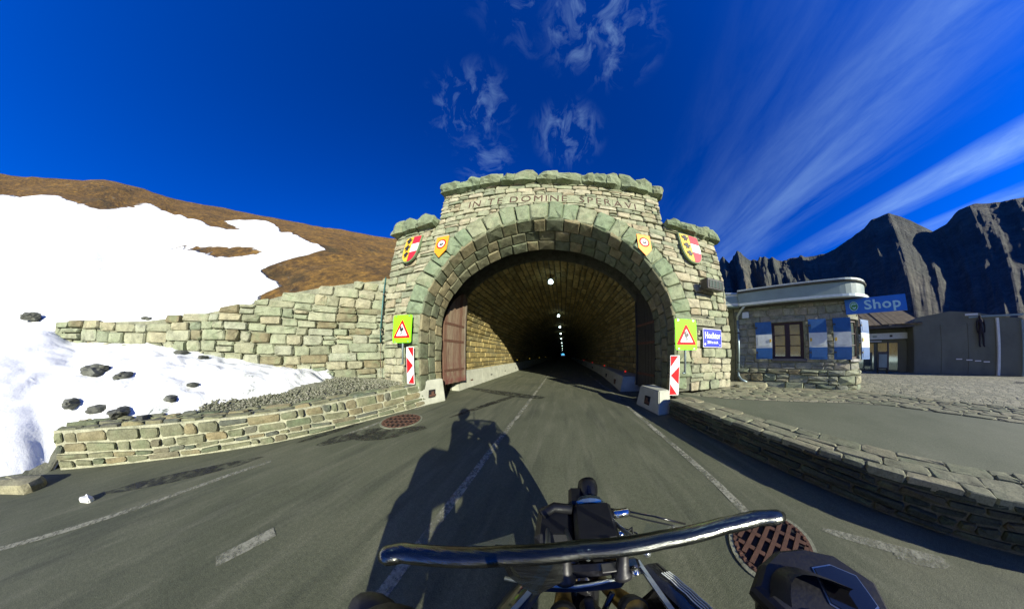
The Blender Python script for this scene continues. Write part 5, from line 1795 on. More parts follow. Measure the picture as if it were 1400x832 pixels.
# ---- mountains on the right
SKY_R = [(46, 20), (51, 24.2), (53.5, 26.2), (55.2, 24.8), (58, 25.8), (60, 24.2), (62, 23.8), (65, 23.0), (68, 22.2), (71, 22.0), (75, 21.2), (79, 20.8), (83, 21.5), (87, 22.6), (90, 23.6), (93.5, 23.6), (96.5, 21.0), (99, 18.2), (101, 18.6), (103.5, 19.6), (106, 19.4), (109, 18.4), (112, 17.6), (120, 16), (135, 14), (160, 11)]
def build_mountain():
    NA, NR = 420, 80
    V = []; sc = []
    for i in range(NA+1):
        az = 44+(165-44)*i/NA
        e = lin(SKY_R, az)+.9*fbm(Vector((az*.28, 0, 7)), 5)*(1.0 if az < 70 else .3)
        crag = az < 72
        RD = 210
        for j in range(NR+1):
            t_ = j/NR
            rr = 42+(RD+60-42)*t_
            if rr <= RD:
                q = (rr-42)/(RD-42)
                z = .2+(1.5+RD*math.tan(R(e))-.2)*(q**1.35)
            else:
                z = 1.5+RD*math.tan(R(e))-(rr-RD)*.9
            x = rr*math.sin(R(az)); y = rr*math.cos(R(az))
            amp = min(1, max(0, (rr-50)/60))
            P_ = Vector((x, y, 0))
            rg = mnoise.ridged_multi_fractal(P_*.022, 1.0, 2.1, 6, 1., 2.)-1.0 if rr < RD+5 else 0
            gully = mnoise.fractal(Vector((az*.35, rr*.008, 2)), 1., 2., 6)
            f_ = max(0, 1-abs(rr-RD)/8) if rr > RD-8 else 0
            kk = 1 if az < 70 else max(.38, 1-(az-70)/12)
            z += amp*(rg*3.5+gully*7.)*(1-f_)*kk
            V.append(Vector((x, y, z)))
            s = 0.
            if az < 82: s = max(0, min(1, (22+10*gully+(rg*5)-(rr-60)*.45)/14))
            else: s = max(0, min(1, (18+10*gully-(rr-42)*.9)/10))
            sc.append(s)
    n = NR+1
    F = [(i*n+j, i*n+j+1, (i+1)*n+j+1, (i+1)*n+j) for i in range(NA) for j in range(NR)]
    o = mesh_obj('mountain', V, F, 'mountain_rock', smooth=False)
    at = o.data.attributes.new('scree', 'FLOAT', 'POINT'); at.data.foreach_set('value', sc)
    kind(o, 'structure')

build_mountain()
# ================================================================ CONCRETE BUILDING AND LODGE ON THE RIGHT
b0 = Vector((20.1, 1.8, 0)); bd = Vector((3.0, -8.45, 0)).normalized(); bn = Vector((bd.y, -bd.x, 0))   # bn faces the road
def bm_(u, z, w): return bd*u+bn*w+Vector((0, 0, z))
def bbox(u0, u1, z0, z1, w0, w1, name, mat, par):
    v = [bm_(u, z, w) for w in (w0, w1) for z in (z0, z1) for u in (u0, u1)]
    return mesh_obj(name, v, [(0, 2, 3, 1), (4, 5, 7, 6), (0, 1, 5, 4), (2, 6, 7, 3), (0, 4, 6, 2), (1, 3, 7, 5)], mat, par, .5)
CB = thing('concrete_building', 'long grey concrete building with a pale corner pipe across the yard', 'building', (20.1, 1.8, 0))
CB0 = CB
v = [bm_(2.9, .3, 0), bm_(2.9, 3.55, 0), bm_(3.3, 3.75, 0), bm_(5.4, 3.98, 0), bm_(7.2, 3.78, 0), bm_(8.3, 3.55, 0), bm_(9.9, 3.4, 0), bm_(9.9, .3, 0)]
n = len(v); v += [p-bn*6 for p in v]
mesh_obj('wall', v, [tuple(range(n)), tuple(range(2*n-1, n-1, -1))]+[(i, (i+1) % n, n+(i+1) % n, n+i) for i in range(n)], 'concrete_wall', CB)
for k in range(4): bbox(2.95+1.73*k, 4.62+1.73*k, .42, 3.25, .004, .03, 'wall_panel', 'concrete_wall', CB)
bbox(6.5, 9.95, 3.52, 3.62, .035, .10, 'roof_flashing', 'fascia_paint', CB)
bbox(6.3, 7.1, 3.66, 3.76, .04, .10, 'roof_flashing', 'canopy_white', CB)
bbox(8.18, 8.34, .42, 3.45, .04, .16, 'corner_pipe', 'canopy_white', CB)
bbox(9.75, 9.9, .42, 3.3, .04, .12, 'corner_pipe', 'fascia_paint', CB)
for k, u in enumerate((5.6, 6.25, 6.8, 7.35)): bbox(u, u+.38, 1.25-.045*k, 1.30-.045*k, .035, .06, 'white_dash', 'white_paint', CB)
LG = thing('lodge', 'low lodge with brown board roof and a white name band left of the concrete building', 'building', (20.1, 1.8, 0))
bbox(-8, 2.88, .3, 3.2, -5, -1.2, 'wall', 'concrete_wall', LG)
bbox(-8, 2.85, 2.55, 2.95, -1.19, -.9, 'sign_band', 'gutter_metal', LG)
bbox(1.6, 1.8, 2.68, 2.82, -.895, -.88, 'sign_mark', 'sign_black', LG)
for k in range(7): bbox(-2.6+.5*k, -2.3+.5*k, 2.68, 2.80, -.895, -.88, 'sign_mark', 'fascia_paint', LG)
bbox(-8, 1.0, 2.38, 2.44, -1.19, -.8, 'lamp_strip', 'canopy_white', LG)
for k in range(5): bbox(-6+1.7*k, -4.6+1.7*k, .5, 2.3, -1.19, -1.1, 'dark_window', 'window_glass', LG)
bbox(-8.2, 2.95, 3.2, 3.32, -1.6, .15, 'eave_board', 'roof_dark', LG)
# board roof rising to the back
for k in range(26):
    u0 = -8.2+.45*k; 
    y = U(0, .05)
    v = []
    for (w, z) in ((.2, 3.33+y), (-6.5, 5.9+y*2)):
        for u in (u0+.02, u0+.43):
            for dz in (0, .06): v.append(bm_(u+(.15 if w < 0 else 0)*0, z+dz, w))
    mesh_obj('roof_board', v, [(0, 1, 3, 2), (4, 6, 7, 5), (0, 4, 5, 1), (2, 3, 7, 6), (1, 5, 7, 3), (0, 2, 6, 4)], 'roof_brown', LG, U(0, 1))
bbox(-8.2, 3.4, 3.2, 5.6, -6.6, -6.4, 'back_wall', 'roof_dark', LG)
# things in front of the lodge
t = thing('notice_stand', 'dark free-standing notice stand with a pale poster before the lodge', 'notice stand', tuple(b0+bm_(.55, .4, .9)))
G().box(-.35, .35, -.03, .03, .25, 1.3, M=Matrix.Rotation(R(-70), 4, 'Z'), bev=.01).out('board', 'dark_metal', t)
G().box(-.26, .26, -.045, -.033, .35, 1.15, M=Matrix.Rotation(R(-70), 4, 'Z')).out('poster', 'fascia_paint', t)
for a in (-.3, .3): G().box(a-.03, a+.03, -.2, .2, 0, .27, M=Matrix.Rotation(R(-70), 4, 'Z')).out('foot', 'dark_metal', t)
G().tube([(.5, -.3, 0), (.5, -.3, 1.9)], .06, 8).out('post', 'dark_metal', t)
# rail at the right edge
t = thing('guard_rail', 'white metal rail at the right end of the concrete building', 'railing', tuple(b0+bm_(10.3, .4, .6)))
for u in (0, 1.6, 3.2): G().tube([bm_(u, 0, 0), bm_(u, .95, 0)], .05, 8).out('rail_post', 'canopy_white', t, True)
for z in (.12, .9): G().tube([bm_(-.15, z, 0), bm_(3.4, z, 0)], .045, 8).out('rail_bar', 'canopy_white', t, True)
# dark sheet painting a shadow onto the yard
o = mesh_obj('yard_shadow', [(17.5, -5.2, RH+.004), (18.9, -5.8, RH+.004), (19.2, -9.5, RH+.004), (17.6, -9.5, RH+.004)], [(0, 1, 2, 3)], 'pit_black', None, .5)
kind(o, 'structure'); o.name = 'yard_shadow_patch'; o.data.materials[0] = MATS['stain_and_shadow']

# ================================================================ FIGURES (skin-grown bodies)
def skin_body(name, verts, edges, radii, mat, parent, sub=2):
    me = bpy.data.meshes.new(name)
    me.from_pydata([tuple(v) for v in verts], edges, [])
    me.materials.append(MATS[mat])
    o = bpy.data.objects.new(name, me); COL.objects.link(o)
    md = o.modifiers.new('skin', 'SKIN'); md.use_smooth_shade = True
    sv_ = me.skin_vertices[0].data
    for i, r in enumerate(radii):
        sv_[i].radius = (r, r) if not hasattr(r, '__len__') else r
        sv_[i].use_root = (i == 0)
    ss = o.modifiers.new('subsurf', 'SUBSURF'); ss.levels = sub; ss.render_levels = sub
    bpy.context.view_layer.update()
    dg = bpy.context.evaluated_depsgraph_get()
    m2 = bpy.data.meshes.new_from_object(o.evaluated_get(dg))
    o.modifiers.clear(); o.data = m2; m2.name = name
    if not m2.materials: m2.materials.append(MATS[mat])
    o.parent = parent
    return o
def chain(V, E, Rr_, start, pts, rads):
    k = start
    for p, r in zip(pts, rads):
        V.append(Vector(p)); Rr_.append(r); E.append((k, len(V)-1)); k = len(V)-1
    return k
# dark sculpture of a man on the concrete wall
t = thing('wall_figure', 'dark human-shaped figure fixed high on the grey concrete wall', 'sculpture', tuple(b0+bm_(7.15, 1.9, .18)))
V = [Vector((0, 0, .92))]; E_ = []; RR = [(.15, .11)]
c_ = chain(V, E_, RR, 0, [(0, 0, 1.12), (0, 0, 1.32), (0, 0, 1.45)], [(.15, .1), (.18, .11), (.12, .09)])
chain(V, E_, RR, c_, [(0, 0, 1.53), (0, .01, 1.62), (0, .01, 1.74)], [.055, .09, .085])
for s in (-1, 1):
    chain(V, E_, RR, c_, [bd*(s*.19)+Vector((0, 0, 1.42)), bd*(s*.25)+Vector((0, 0, 1.15)), bd*(s*.24)+Vector((0, 0, .92)), bd*(s*.22)+Vector((0, 0, .78))], [.07, .05, .042, .04])
    chain(V, E_, RR, 0, [bd*(s*.10)+Vector((0, 0, .82)), bd*(s*.12)+Vector((0, 0, .48)), bd*(s*.13)+Vector((0, 0, .10)), bd*(s*.13)+bn*.1+Vector((0, 0, .04))], [.085, .065, .05, .045])
skin_body('body', V, E_, RR, 'figure_dark', t)
G().tube([bm_(0, .95, -.18), bm_(0, .95, -.05)], .03, 8).out('wall_fixing', 'dark_metal', t)

# ================================================================ MOTORCYCLE AND RIDER
MB = thing('motorcycle', 'black touring motorcycle with clear windscreen, seen from the rider seat', 'motorcycle', (.08, 0, 0))
mo = Vector((.08, 0, 0))
def T(pts): return [Vector(p)-mo for p in pts]
def bp(name, g, mat, parent=MB, smooth=False): return g.out(name, mat, parent, smooth)
Tm = Matrix.Translation(-mo)
# windscreen: thick rolled top edge and a clear raked sheet running forward and down
ZS = 1.18
edge = [(-.293, .094, 1.178), (-.26, .118, ZS), (-.20, .137, ZS), (-.09, .168, ZS), (.03, .186, ZS), (.17, .181, ZS), (.30, .165, ZS), (.38, .145, ZS), (.440, .116, 1.178)]
EP = []
for i in range(len(edge)-1):
    a, b = Vector(edge[i]), Vector(edge[i+1])
    for k in range(4): EP.append(a.lerp(b, k/4))
EP.append(Vector(edge[-1]))
rr = [.0185*math.sqrt(min(1, (min(i, len(EP)-1-i)+.5)/1.6)) for i in range(len(EP))]
we = bp('screen_edge', G().tube([p-mo for p in EP], rr, 14, flat=.8), 'screen_edge', MB, True)
for k, dz in enumerate((.004, -.004)):
    pass
g = G(); n = len(EP); NJ = 14
for j in range(NJ+1):
    t_ = j/NJ
    for i, p in enumerate(EP):
        s = (i/(n-1))*2-1
        cx = .075
        narrow = 1-.28*t_
        q = Vector((cx+(p.x-cx)*narrow, p.y+(.17+.19*s*s)*t_+.03*math.sin(t_*3)*(1-s*s), p.z-.36*t_))
        g.v.append(tuple(q-mo))
g.f = [(j*n+i, j*n+i+1, (j+1)*n+i+1, (j+1)*n+i) for j in range(NJ) for i in range(n-1)]
g.t = [0]*len(g.f); g.m = [0]*len(g.f)
bp('windscreen', g, 'screen_clear', MB, True)
# a clear deflector hanging under the left half
g = G()
dfl = [(-.12, .19, 1.165), (.0, .20, 1.165), (.0, .17, 1.09), (-.05, .15, 1.06), (-.10, .17, 1.09)]
g.v = [tuple(Vector(p)-mo) for p in dfl]+[tuple(Vector(p)-mo+Vector((0, .004, 0))) for p in dfl]
n = 5
g.f = [tuple(range(n)), tuple(range(2*n-1, n-1, -1))]+[(i, (i+1) % n, n+(i+1) % n, n+i) for i in range(n)]; g.t = [0]*7; g.m = [0]*7
bp('wind_deflector', g, 'screen_edge')
# headlight and bracket cluster in front of the screen
hl = bp('headlamp_housing', G().box(.033, .160, .31, .465, .86, 1.0, M=Tm, bev=.012), 'black_plastic')
G().lathe([(.065, 0), (.075, .01), (.07, .03)], 20, Tm @ Matrix.Translation((.09, .466, .93)) @ Matrix.Rotation(R(-90), 4, 'X')).out('headlamp_glass', 'window_glass', hl)
bp('side_bracket', G().box(-.085, .03, .33, .475, .88, .985, M=Tm, bev=.018), 'black_plastic')
bp('side_bracket_cap', G().tube(T([(-.07, .42, .985), (-.03, .45, .99), (.03, .44, .99)]), .018, 8), 'black_plastic', MB, True)
bp('clamp_plate', G().box(.04, .155, .295, .308, .84, .985, M=Tm, bev=.004), 'black_gloss')
bp('relay_box', G().box(.02, .07, .47, .555, .93, .99, M=Tm, bev=.01), 'black_plastic')
kb = bp('camera_mount_knob', G().lathe([(.022, 0), (.020, .03), (.024, .04), (.036, .07), (.040, .10), (.036, .125), (.022, .135)], 14, Tm @ Matrix.Translation((.097, .465, .955)) @ Matrix.Rotation(R(-80), 4, 'X')), 'black_plastic', MB, True)
for k in range(3):
    G().box(-.006, .006, -.037, -.032, .045, .10, M=Tm @ Matrix.Translation((.097, .465, .955)) @ Matrix.Rotation(R(-80), 4, 'X') @ Matrix.Rotation(R(120*k), 4, 'Z')).out('grip_rib', 'black_gloss', kb)
bp('chrome_bolt', G().lathe([(.015, 0), (.017, .01), (.017, .05), (.012, .06)], 12, Tm @ Matrix.Translation((.165, .43, .965)) @ Matrix.Rotation(R(90), 4, 'Y')), 'chrome', MB, True)
bp('chrome_bolt', G().lathe([(.011, 0), (.013, .01), (.013, .04)], 12, Tm @ Matrix.Translation((.17, .38, .92)) @ Matrix.Rotation(R(90), 4, 'Y')), 'chrome', MB, True)
bp('hose_clamp', G().tube(T([(.19, .36, .95), (.215, .37, .96), (.22, .35, .93), (.20, .335, .92), (.19, .36, .95)]), .004, 6), 'dark_metal')
bp('cable', G().tube(T([(.16, .46, .96), (.22, .45, .95), (.32, .42, .93), (.42, .36, .92)]), .004, 6), 'black_gloss', MB, True)
bp('cable', G().tube(T([(.19, .40, .93), (.23, .36, .94), (.26, .33, .91), (.24, .30, .93)]), .003, 6), 'black_gloss', MB, True)
bp('cable', G().tube(T([(.17, .47, .94), (.24, .43, .94), (.34, .38, .93), (.45, .31, .93)]), .003, 6), 'dark_metal', MB, True)
bp('screen_stay', G().tube(T([(-.03, .20, 1.1), (-.04, .30, 1.02), (-.05, .42, .95)]), .007, 8), 'steel', MB, True)
bp('screen_stay', G().tube(T([(.17, .20, 1.1), (.18, .30, 1.02), (.16, .42, .95)]), .007, 8), 'steel', MB, True)
bp('screen_stay', G().tube(T([(.05, .21, 1.1), (.02, .30, 1.02), (.0, .42, .95)]), .006, 8), 'steel', MB, True)
# cockpit: cross bar with two clamp cones, instrument pod
bp('cross_bar', G().box(-.145, .20, .235, .275, .94, .965, M=Tm, bev=.010), 'black_gloss')
bp('cross_bar_lip', G().tube(T([(-.145, .225, .945), (.03, .215, .943), (.20, .232, .945)]), .006, 8), 'steel', MB, True)
bp('instrument_pod', G().box(-.08, .16, .208, .238, .91, .94, M=Tm, bev=.015), 'black_plastic')
bp('instrument_slot', G().box(.095, .155, .235, .262, .9655, .970, M=Tm, bev=.002), 'dark_metal')
for x in (.005, .148):
    bp('bar_riser', G().lathe([(.027, 0), (.026, .012), (.018, .02), (.013, .075), (.012, .085)], 18, Tm @ Matrix.Translation((x, .232, .945)) @ Matrix.Rotation(R(-24), 4, 'X')), 'black_plastic', MB, True)
bp('screw', G().lathe([(.010, 0), (.011, .006), (.004, .009)], 10, Tm @ Matrix.Translation((.178, .225, .966))), 'chrome', MB, True)
# side rails of the fairing frame
bp('frame_rail', G().box(-.006, .006, -.16, .0, -.004, .004, M=Tm @ Matrix.Translation((-.055, .232, .95)) @ Matrix.Rotation(R(-32), 4, 'Z')), 'steel')
bp('frame_rail', G().box(-.006, .006, -.18, .0, -.004, .004, M=Tm @ Matrix.Translation((.198, .262, .95)) @ Matrix.Rotation(R(14), 4, 'Z')), 'steel')
# fork legs
for x in (.0, .165):
    fk = bp('fork_leg', G().tube(T([(x, .14, .93), (x, .33, .62), (x, .52, .36)]), [.027, .026, .024], 16), 'fork_gold', MB, True)
    G().tube(T([(x, .145, .92), (x, .17, .88)]), .033, 16).out('fork_clamp', 'black_plastic', fk, True)
    G().tube(T([(x, .50, .40), (x, .58, .30)]), .032, 14).out('axle_foot', 'dark_metal', fk, True)
bp('steering_stem', G().tube(T([(.083, .10, .93), (.083, .25, .66)]), .03, 12), 'dark_metal', MB, True)
bp('upper_yoke', G().box(-.04, .205, .04, .10, .885, .905, M=Tm, bev=.008), 'dark_metal')
bp('wiring_loom', G().tube(T([(.06, .19, .92), (.07, .16, .86), (.09, .14, .80), (.07, .10, .74)]), .012, 8), 'rubber', MB, True)
bp('wiring_loom', G().tube(T([(.12, .20, .92), (.10, .17, .87), (.05, .15, .82), (.06, .12, .76)]), .008, 8), 'black_gloss', MB, True)
bp('brake_hose', G().tube(T([(-.10, .20, .93), (-.12, .16, .90), (-.11, .12, .86), (-.06, .12, .80), (-.02, .2, .7)]), .005, 8), 'rubber', MB, True)
# fairing side panels, right one with white tread-line print
def shell(name, rings, mat, parent=MB):
    g = G(); n = len(rings[0])
    for r in rings:
        for p in r: g.v.append(tuple(Vector(p)-mo))
    for j in range(len(rings)-1):
        for i in range(n-1):
            a = j*n+i; g.f.append((a, a+1, a+n+1, a+n)); g.t.append(0); g.m.append(0)
    return g.out(name, mat, parent, True)
def side_panel(s, name):
    cx = .083
    rings = []
    for t_ in np.linspace(0, 1, 9):
        x = cx+s*(.13+.10*t_+.02*math.sin(t_*3)); y = .24-.30*t_
        rings.append([(x-s*.02, y, .955-.01*t_), (x+s*.012, y+.008, .95-.01*t_), (x+s*.05, y+.015, .925), (x+s*.09, y+.02, .86), (x+s*.10, y+.02, .74), (x+s*.05, y+.02, .55), (x-s*.03, y+.02, .40)])
    return shell(name, rings, 'black_gloss')
rp = side_panel(1, 'fairing_panel'); side_panel(-1, 'fairing_panel')
# printed lines on the right panel
def pl_(t_, q):
    x = .083+(.13+.10*t_+.02*math.sin(t_*3)); y = .24-.30*t_
    a = Vector((x+.012, y+.008, .953-.01*t_)); b = Vector((x+.05, y+.015, .928))
    return a.lerp(b, q)+Vector((0, 0, .003))
for q0 in (.1, .34, .58, .82):
    pts = []
    for k in range(9):
        t_ = .12+.62*k/8
        pts.append(pl_(t_, q0+.07*(k % 2)))
    G().tube([p-mo for p in pts], .0016, 5).out('white_line', 'canopy_white', rp)
bp('indicator', G().lathe([(.004, 0), (.022, .012), (.025, .03), (.018, .05)], 14, Tm @ Matrix.Translation((.31, .105, .86)) @ Matrix.Rotation(R(80), 4, 'Y')), 'chrome', MB, True)
# handlebar, grips, hand guards, mirrors
bp('handlebar', G().tube(T([(-.36, -.16, 1.02), (-.22, -.04, 1.0), (-.08, .10, .93), (.083, .13, .925), (.25, .10, .93), (.38, -.04, 1.0), (.52, -.16, 1.02)]), .012, 10), 'dark_metal', MB, True)
for s in (-1, 1):
    c = Vector((.083+s*.40, -.145, 1.018))
    bp('grip', G().tube(T([c-Vector((s*.09, -.045, .005)), c+Vector((s*.07, -.035, 0))]), .018, 10), 'rubber', MB, True)
    # hand guard: shell in front of the grip
    rings = []
    for t_ in np.linspace(0, 1, 9):
        a = math.pi*(t_-.5)*.9
        x = .083+s*(.33+.17*t_); y = .015+.07*math.cos(a)-.11*t_**2
        rings.append([(x, y-.035, .925), (x, y+.01, .95), (x, y+.018, .985), (x, y+.005, 1.03), (x, y-.035, 1.045)])
    bp('hand_guard', G(), 'black_plastic') if 0 else shell('hand_guard', rings, 'black_plastic')
# right mirror: black housing low beside the bar, glass rimmed light
mir = None
mp_ = [(.40, .075), (.46, .108), (.53, .113), (.60, .075), (.66, .0), (.67, -.12), (.60, -.20), (.50, -.18), (.42, -.08)]
bm = bmesh.new()
def mirror(sx, zc, parent):
    cx = .083
    g = G(); n = len(mp_)
    lay_ = [(-.05, .80), (-.02, .96), (.0, 1.0), (.012, .97), (.018, .90)]
    mx = sum(p[0] for p in mp_)/n; my = sum(p[1] for p in mp_)/n
    for dz, k in lay_:
        for x, y in mp_:
            X = mx+(x-mx)*k; Y = my+(y-my)*k
            g.v.append((cx+(X-cx)*sx-mo.x, Y, zc+dz))
    for j in range(len(lay_)-1):
        for i in range(n):
            g.f.append((j*n+i, j*n+(i+1) % n, (j+1)*n+(i+1) % n, (j+1)*n+i)); g.t.append(0); g.m.append(0)
    g.f += [tuple(range(n))[::-1], tuple(range((len(lay_)-1)*n, len(lay_)*n))]; g.t += [0, 0]; g.m += [0, 0]
    o = g.out('mirror_housing', 'black_plastic', parent)
    ins = [(.565, .015), (.61, -.01), (.635, -.07), (.60, -.14), (.54, -.13), (.52, -.06)]
    mx2 = sum(p[0] for p in ins)/6; my2 = sum(p[1] for p in ins)/6
    for nm, k, z, m_ in (('mirror_rim', 1.08, .0195, 'steel'), ('mirror_glass', 1., .0215, 'black_gloss')):
        P_ = [Vector((cx+((mx2+(x-mx2)*k)-cx)*sx-mo.x, my2+(y-my2)*k, zc+z)) for x, y in ins]
        P2 = [p-Vector((0, 0, .003)) for p in P_]
        mesh_obj(nm, P_+P2, [tuple(range(6)), tuple(range(11, 5, -1))]+[(i, (i+1) % 6, 6+(i+1) % 6, 6+i) for i in range(6)], m_, o, 0)
    return o
mirror(1, 1.0, MB)
lm = bp('mirror_housing', G().lathe([(.03, -.03), (.055, -.015), (.06, 0), (.05, .012), (.02, .018)], 14, Tm @ Matrix.Translation((-.375, .03, .985)) @ Matrix.Diagonal((1.2, .8, 1, 1))), 'black_plastic', MB, True)
bp('mirror_stalk', G().tube(T([(.35, .03, .99), (.45, .0, .985), (.52, -.03, .98)]), .008, 8), 'dark_metal', MB, True)
bp('mirror_stalk', G().tube(T([(-.20, .03, .99), (-.30, .03, .985), (-.37, .03, .975)]), .008, 8), 'dark_metal', MB, True)
# wheels
def wheel(y, r, w, nm):
    M = Tm @ Matrix.Translation((.083, y, r)) @ Matrix.Rotation(R(90), 4, 'Y')
    t_ = []
    K = 40; n = 12
    g = G()
    for k in range(K):
        a = 2*math.pi*k/K
        for i in range(n):
            b = 2*math.pi*i/n
            rad = (r-w*.5)+w*.5*math.cos(b)
            g.v.append(tuple(M @ Vector((rad*math.cos(a), rad*math.sin(a), w*.55*math.sin(b)))))
    for k in range(K):
        for i in range(n):
            g.f.append((k*n+i, k*n+(i+1) % n, ((k+1) % K)*n+(i+1) % n, ((k+1) % K)*n+i)); g.t.append(0); g.m.append(0)
    wh = g.out('wheel', 'rubber', MB, True)
    ri = r-w*.85
    g = G()
    for k in range(K):
        a = 2*math.pi*k/K
        for rad, zz in ((ri, -.04), (ri+.02, -.045), (ri+.02, .045), (ri, .04)):
            g.v.append(tuple(M @ Vector((rad*math.cos(a), rad*math.sin(a), zz))))
    for k in range(K):
        for i in range(4):
            g.f.append((k*4+i, k*4+(i+1) % 4, ((k+1) % K)*4+(i+1) % 4, ((k+1) % K)*4+i)); g.t.append(0); g.m.append(0)
    g.out('rim', 'dark_metal', wh)
    for k in range(10):
        G().box(-.008, .008, .03, ri, -.012, .012, M=M @ Matrix.Rotation(R(36*k), 4, 'Z')).out('spoke', 'dark_metal', wh)
    G().lathe([(.035, -.05), (.035, .05)], 14, M).out('hub', 'dark_metal', wh)
    G().lathe([(.13, -.062), (.13, -.056)], 24, M).out('brake_disc', 'steel', wh)
wheel(.62, .32, .11, 'front'); wheel(-.98, .32, .15, 'rear')
def fender(y, r, a0, a1, w, nm='mudguard'):
    g = G(); K = 14
    for k in range(K+1):
        a = R(a0+(a1-a0)*k/K)
        c = Vector((.083, y+r*math.cos(a), .32+r*math.sin(a)))
        for x, dr in ((-w, -.03), (-w*.8, .0), (0, .012), (w*.8, 0), (w, -.03)):
            g.v.append(tuple(c+Vector((x, dr*math.cos(a), dr*math.sin(a)))-mo))
    for k in range(K):
        for i in range(4):
            g.f.append((k*5+i, k*5+i+1, k*5+i+6, k*5+i+5)); g.t.append(0); g.m.append(0)
    return g.out(nm, 'black_gloss', MB, True)
fender(.62, .35, 20, 170, .07); fender(-.98, .37, -10, 130, .09)
# tank, engine, seat, tail, exhaust, panniers
def loft(name, secs, mat, n=16, e=2.4, parent=MB):
    g = G()
    for (c, a, b) in secs:
        c = Vector(c)-mo
        for k in range(n):
            t_ = 2*math.pi*k/n
            ct, st = math.cos(t_), math.sin(t_)
            g.v.append(tuple(c+Vector((a*math.copysign(abs(ct)**(2/e), ct), 0, b*math.copysign(abs(st)**(2/e), st)))))
    for j in range(len(secs)-1):
        for k in range(n):
            g.f.append((j*n+k, j*n+(k+1) % n, (j+1)*n+(k+1) % n, (j+1)*n+k)); g.t.append(0); g.m.append(0)
    g.f += [tuple(range(n)), tuple(range((len(secs)-1)*n, len(secs)*n))[::-1]]; g.t += [0, 0]; g.m += [0, 0]
    return g.out(name, mat, parent, True)
tk = loft('fuel_tank', [((.083, -.02, .86), .06, .05), ((.083, -.08, .86), .14, .11), ((.083, -.22, .85), .18, .15), ((.083, -.38, .82), .15, .13), ((.083, -.48, .80), .09, .08)], 'black_gloss')
G().lathe([(.045, 0), (.045, .012), (.03, .018)], 18, Tm @ Matrix.Translation((.083, -.20, .995))).out('filler_cap', 'steel', tk)
loft('seat', [((.083, -.44, .80), .10, .05), ((.083, -.60, .80), .15, .06), ((.083, -.85, .82), .17, .06), ((.083, -1.10, .88), .15, .06), ((.083, -1.25, .90), .08, .04)], 'rubber')
eng = loft('engine', [((.083, .20, .45), .10, .12), ((.083, .05, .47), .20, .20), ((.083, -.20, .46), .22, .22), ((.083, -.42, .45), .16, .18)], 'dark_metal', e=4)
for k in range(6): G().box(-.23, .23, .02, .12, .36+.04*k, .375+.04*k, M=Tm @ Matrix.Translation((.083, 0, 0))).out('cooling_fin', 'dark_metal', eng)
loft('tail', [((.083, -1.05, .86), .10, .06), ((.083, -1.35, .90), .09, .05), ((.083, -1.42, .90), .05, .03)], 'black_gloss')
bp('exhaust', G().tube(T([(.15, .15, .35), (.22, -.1, .26), (.24, -.45, .26), (.27, -.8, .38), (.29, -1.25, .52)]), [.025, .025, .03, .05, .055], 14), 'steel', MB, True)
bp('swing_arm', G().box(.0, .04, -1.0, -.4, .28, .36, M=Tm, bev=.01), 'dark_metal')
bp('swing_arm', G().box(.13, .17, -1.0, -.4, .28, .36, M=Tm, bev=.01), 'dark_metal')
for s in (-1, 1):
    p = bp('pannier', G().box(.083+s*.36-.13, .083+s*.36+.13, -1.30, -.82, .42, .84, M=Tm, bev=.035), 'black_plastic')
    G().box(.083+s*.36-.135, .083+s*.36+.135, -1.305, -.815, .745, .755, M=Tm).out('lid_seam', 'steel', p)
bp('top_case', G().box(-.12, .29, -1.62, -1.30, .95, 1.25, M=Tm, bev=.05), 'black_plastic')
bp('foot_peg', G().tube(T([(-.20, -.45, .34), (.36, -.45, .34)]), .015, 8), 'dark_metal')
# stalk of the action camera: rises from the bar clamp to just under the viewpoint
bp('camera_stalk', G().tube(T([(.06, .02, .94), (.02, -.06, 1.15), (.0, -.04, 1.33), (.0, -.01, 1.43)]), .009, 8), 'black_plastic', MB, True)

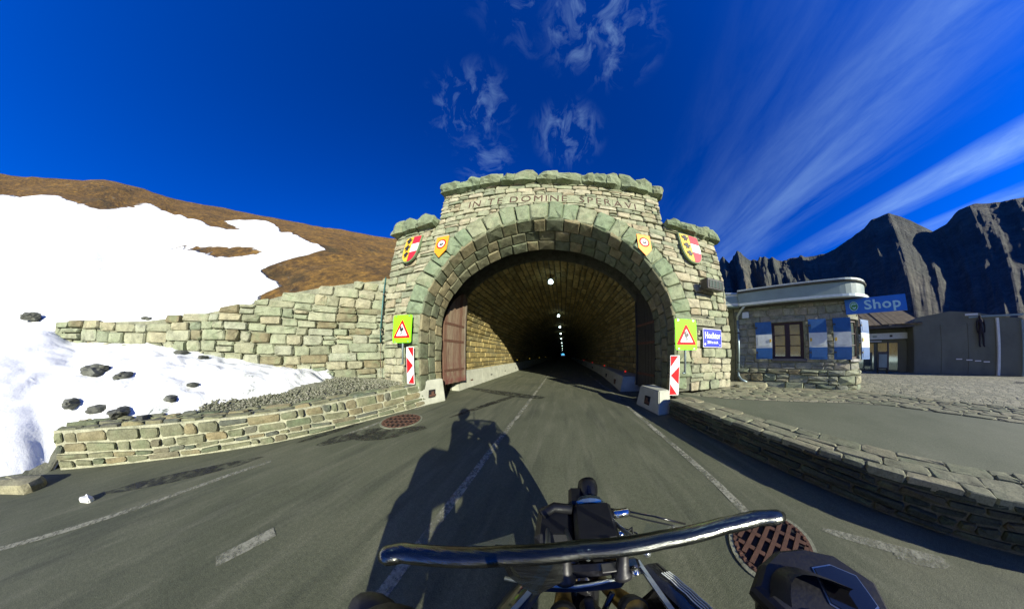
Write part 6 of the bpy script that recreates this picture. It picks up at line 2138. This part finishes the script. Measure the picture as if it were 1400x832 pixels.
# ---- the rider, seated, hands on the grips
RD_ = thing('person', 'motorcyclist in black riding suit and dark full-face helmet gripping the handlebar', 'person', (.083, -.72, .84))
ro = Vector((.083, -.72, .84))
V = [Vector((0, 0, .06))]; E_ = []; RR = [(.17, .13)]
def rp_(x, y, z): return Vector((x, y, z))-ro
hx = .083
V[0] = rp_(hx, -.76, .93)
c_ = chain(V, E_, RR, 0, [rp_(hx, -.78, 1.07), rp_(hx, -.76, 1.22), rp_(hx, -.71, 1.36)], [(.16, .12), (.18, .13), (.14, .10)])
nk = chain(V, E_, RR, c_, [rp_(hx, -.69, 1.44), rp_(hx, -.67, 1.50)], [.07, .06])
tips = []
for s in (-1, 1):
    sh = chain(V, E_, RR, c_, [rp_(hx+s*.17, -.70, 1.37), rp_(hx+s*.30, -.50, 1.19), rp_(hx+s*.35, -.30, 1.08), rp_(hx+s*.38, -.225, 1.035)], [.082, .062, .048, .036])
    palm = chain(V, E_, RR, sh, [rp_(hx+s*.385, -.175, 1.042)], [(.040, .02)])
    for k in range(4):
        x0 = hx+s*(.355+.022*k)
        chain(V, E_, RR, palm, [rp_(x0, -.140, 1.050-.002*k), rp_(x0, -.114, 1.045), rp_(x0, -.100, 1.022), rp_(x0, -.112, .998+.002*(k == 3))], [.011, .010, .0095, .009])
    chain(V, E_, RR, palm, [rp_(hx+s*.345, -.165, 1.02), rp_(hx+s*.335, -.140, 1.0), rp_(hx+s*.345, -.122, .995)], [.013, .011, .010])
    chain(V, E_, RR, 0, [rp_(hx+s*.15, -.66, .90), rp_(hx+s*.27, -.36, .86), rp_(hx+s*.26, -.46, .60), rp_(hx+s*.22, -.52, .40), rp_(hx+s*.22, -.40, .365)], [.115, .075, .062, .055, .05])
skin_body('body', V, E_, RR, 'jacket', RD_, 2)
# helmet with visor
bm = bmesh.new(); bmesh.ops.create_uvsphere(bm, u_segments=28, v_segments=18, radius=1)
for q in bm.verts:
    c = q.co
    x, y, z = c.x*.135, c.y*.165, c.z*.145
    if c.z < -.3: y += .015*(c.y > 0); x *= .93
    if c.y > .5 and c.z < .1: y += .012
    q.co = Vector((hx+x, -.66+y, 1.595+z))-ro
me = bpy.data.meshes.new('helmet'); bm.to_mesh(me); bm.free(); me.materials.append(MATS['helmet_mat'])
me.polygons.foreach_set('use_smooth', [True]*len(me.polygons))
hm = bpy.data.objects.new('helmet', me); COL.objects.link(hm); hm.parent = RD_
g = G()
for i in range(9):
    a = R(-62+124*i/8)
    for z, k in ((1.555, 1.03), (1.60, 1.045), (1.645, 1.02)):
        g.v.append(tuple(Vector((hx+.135*k*math.sin(a), -.66+.170*k*math.cos(a), z))-ro))
g.f = [(i*3+j, i*3+j+1, (i+1)*3+j+1, (i+1)*3+j) for i in range(8) for j in range(2)]; g.t = [0]*16; g.m = [0]*16
g.out('visor', 'black_gloss', hm, True)
# boots
for s in (-1, 1):
    G().box(hx+s*.22-.05-ro.x, hx+s*.22+.05-ro.x, -.56-ro.y, -.28-ro.y, .30-ro.z, .40-ro.z, bev=.03).out('boot', 'rubber', RD_, True)
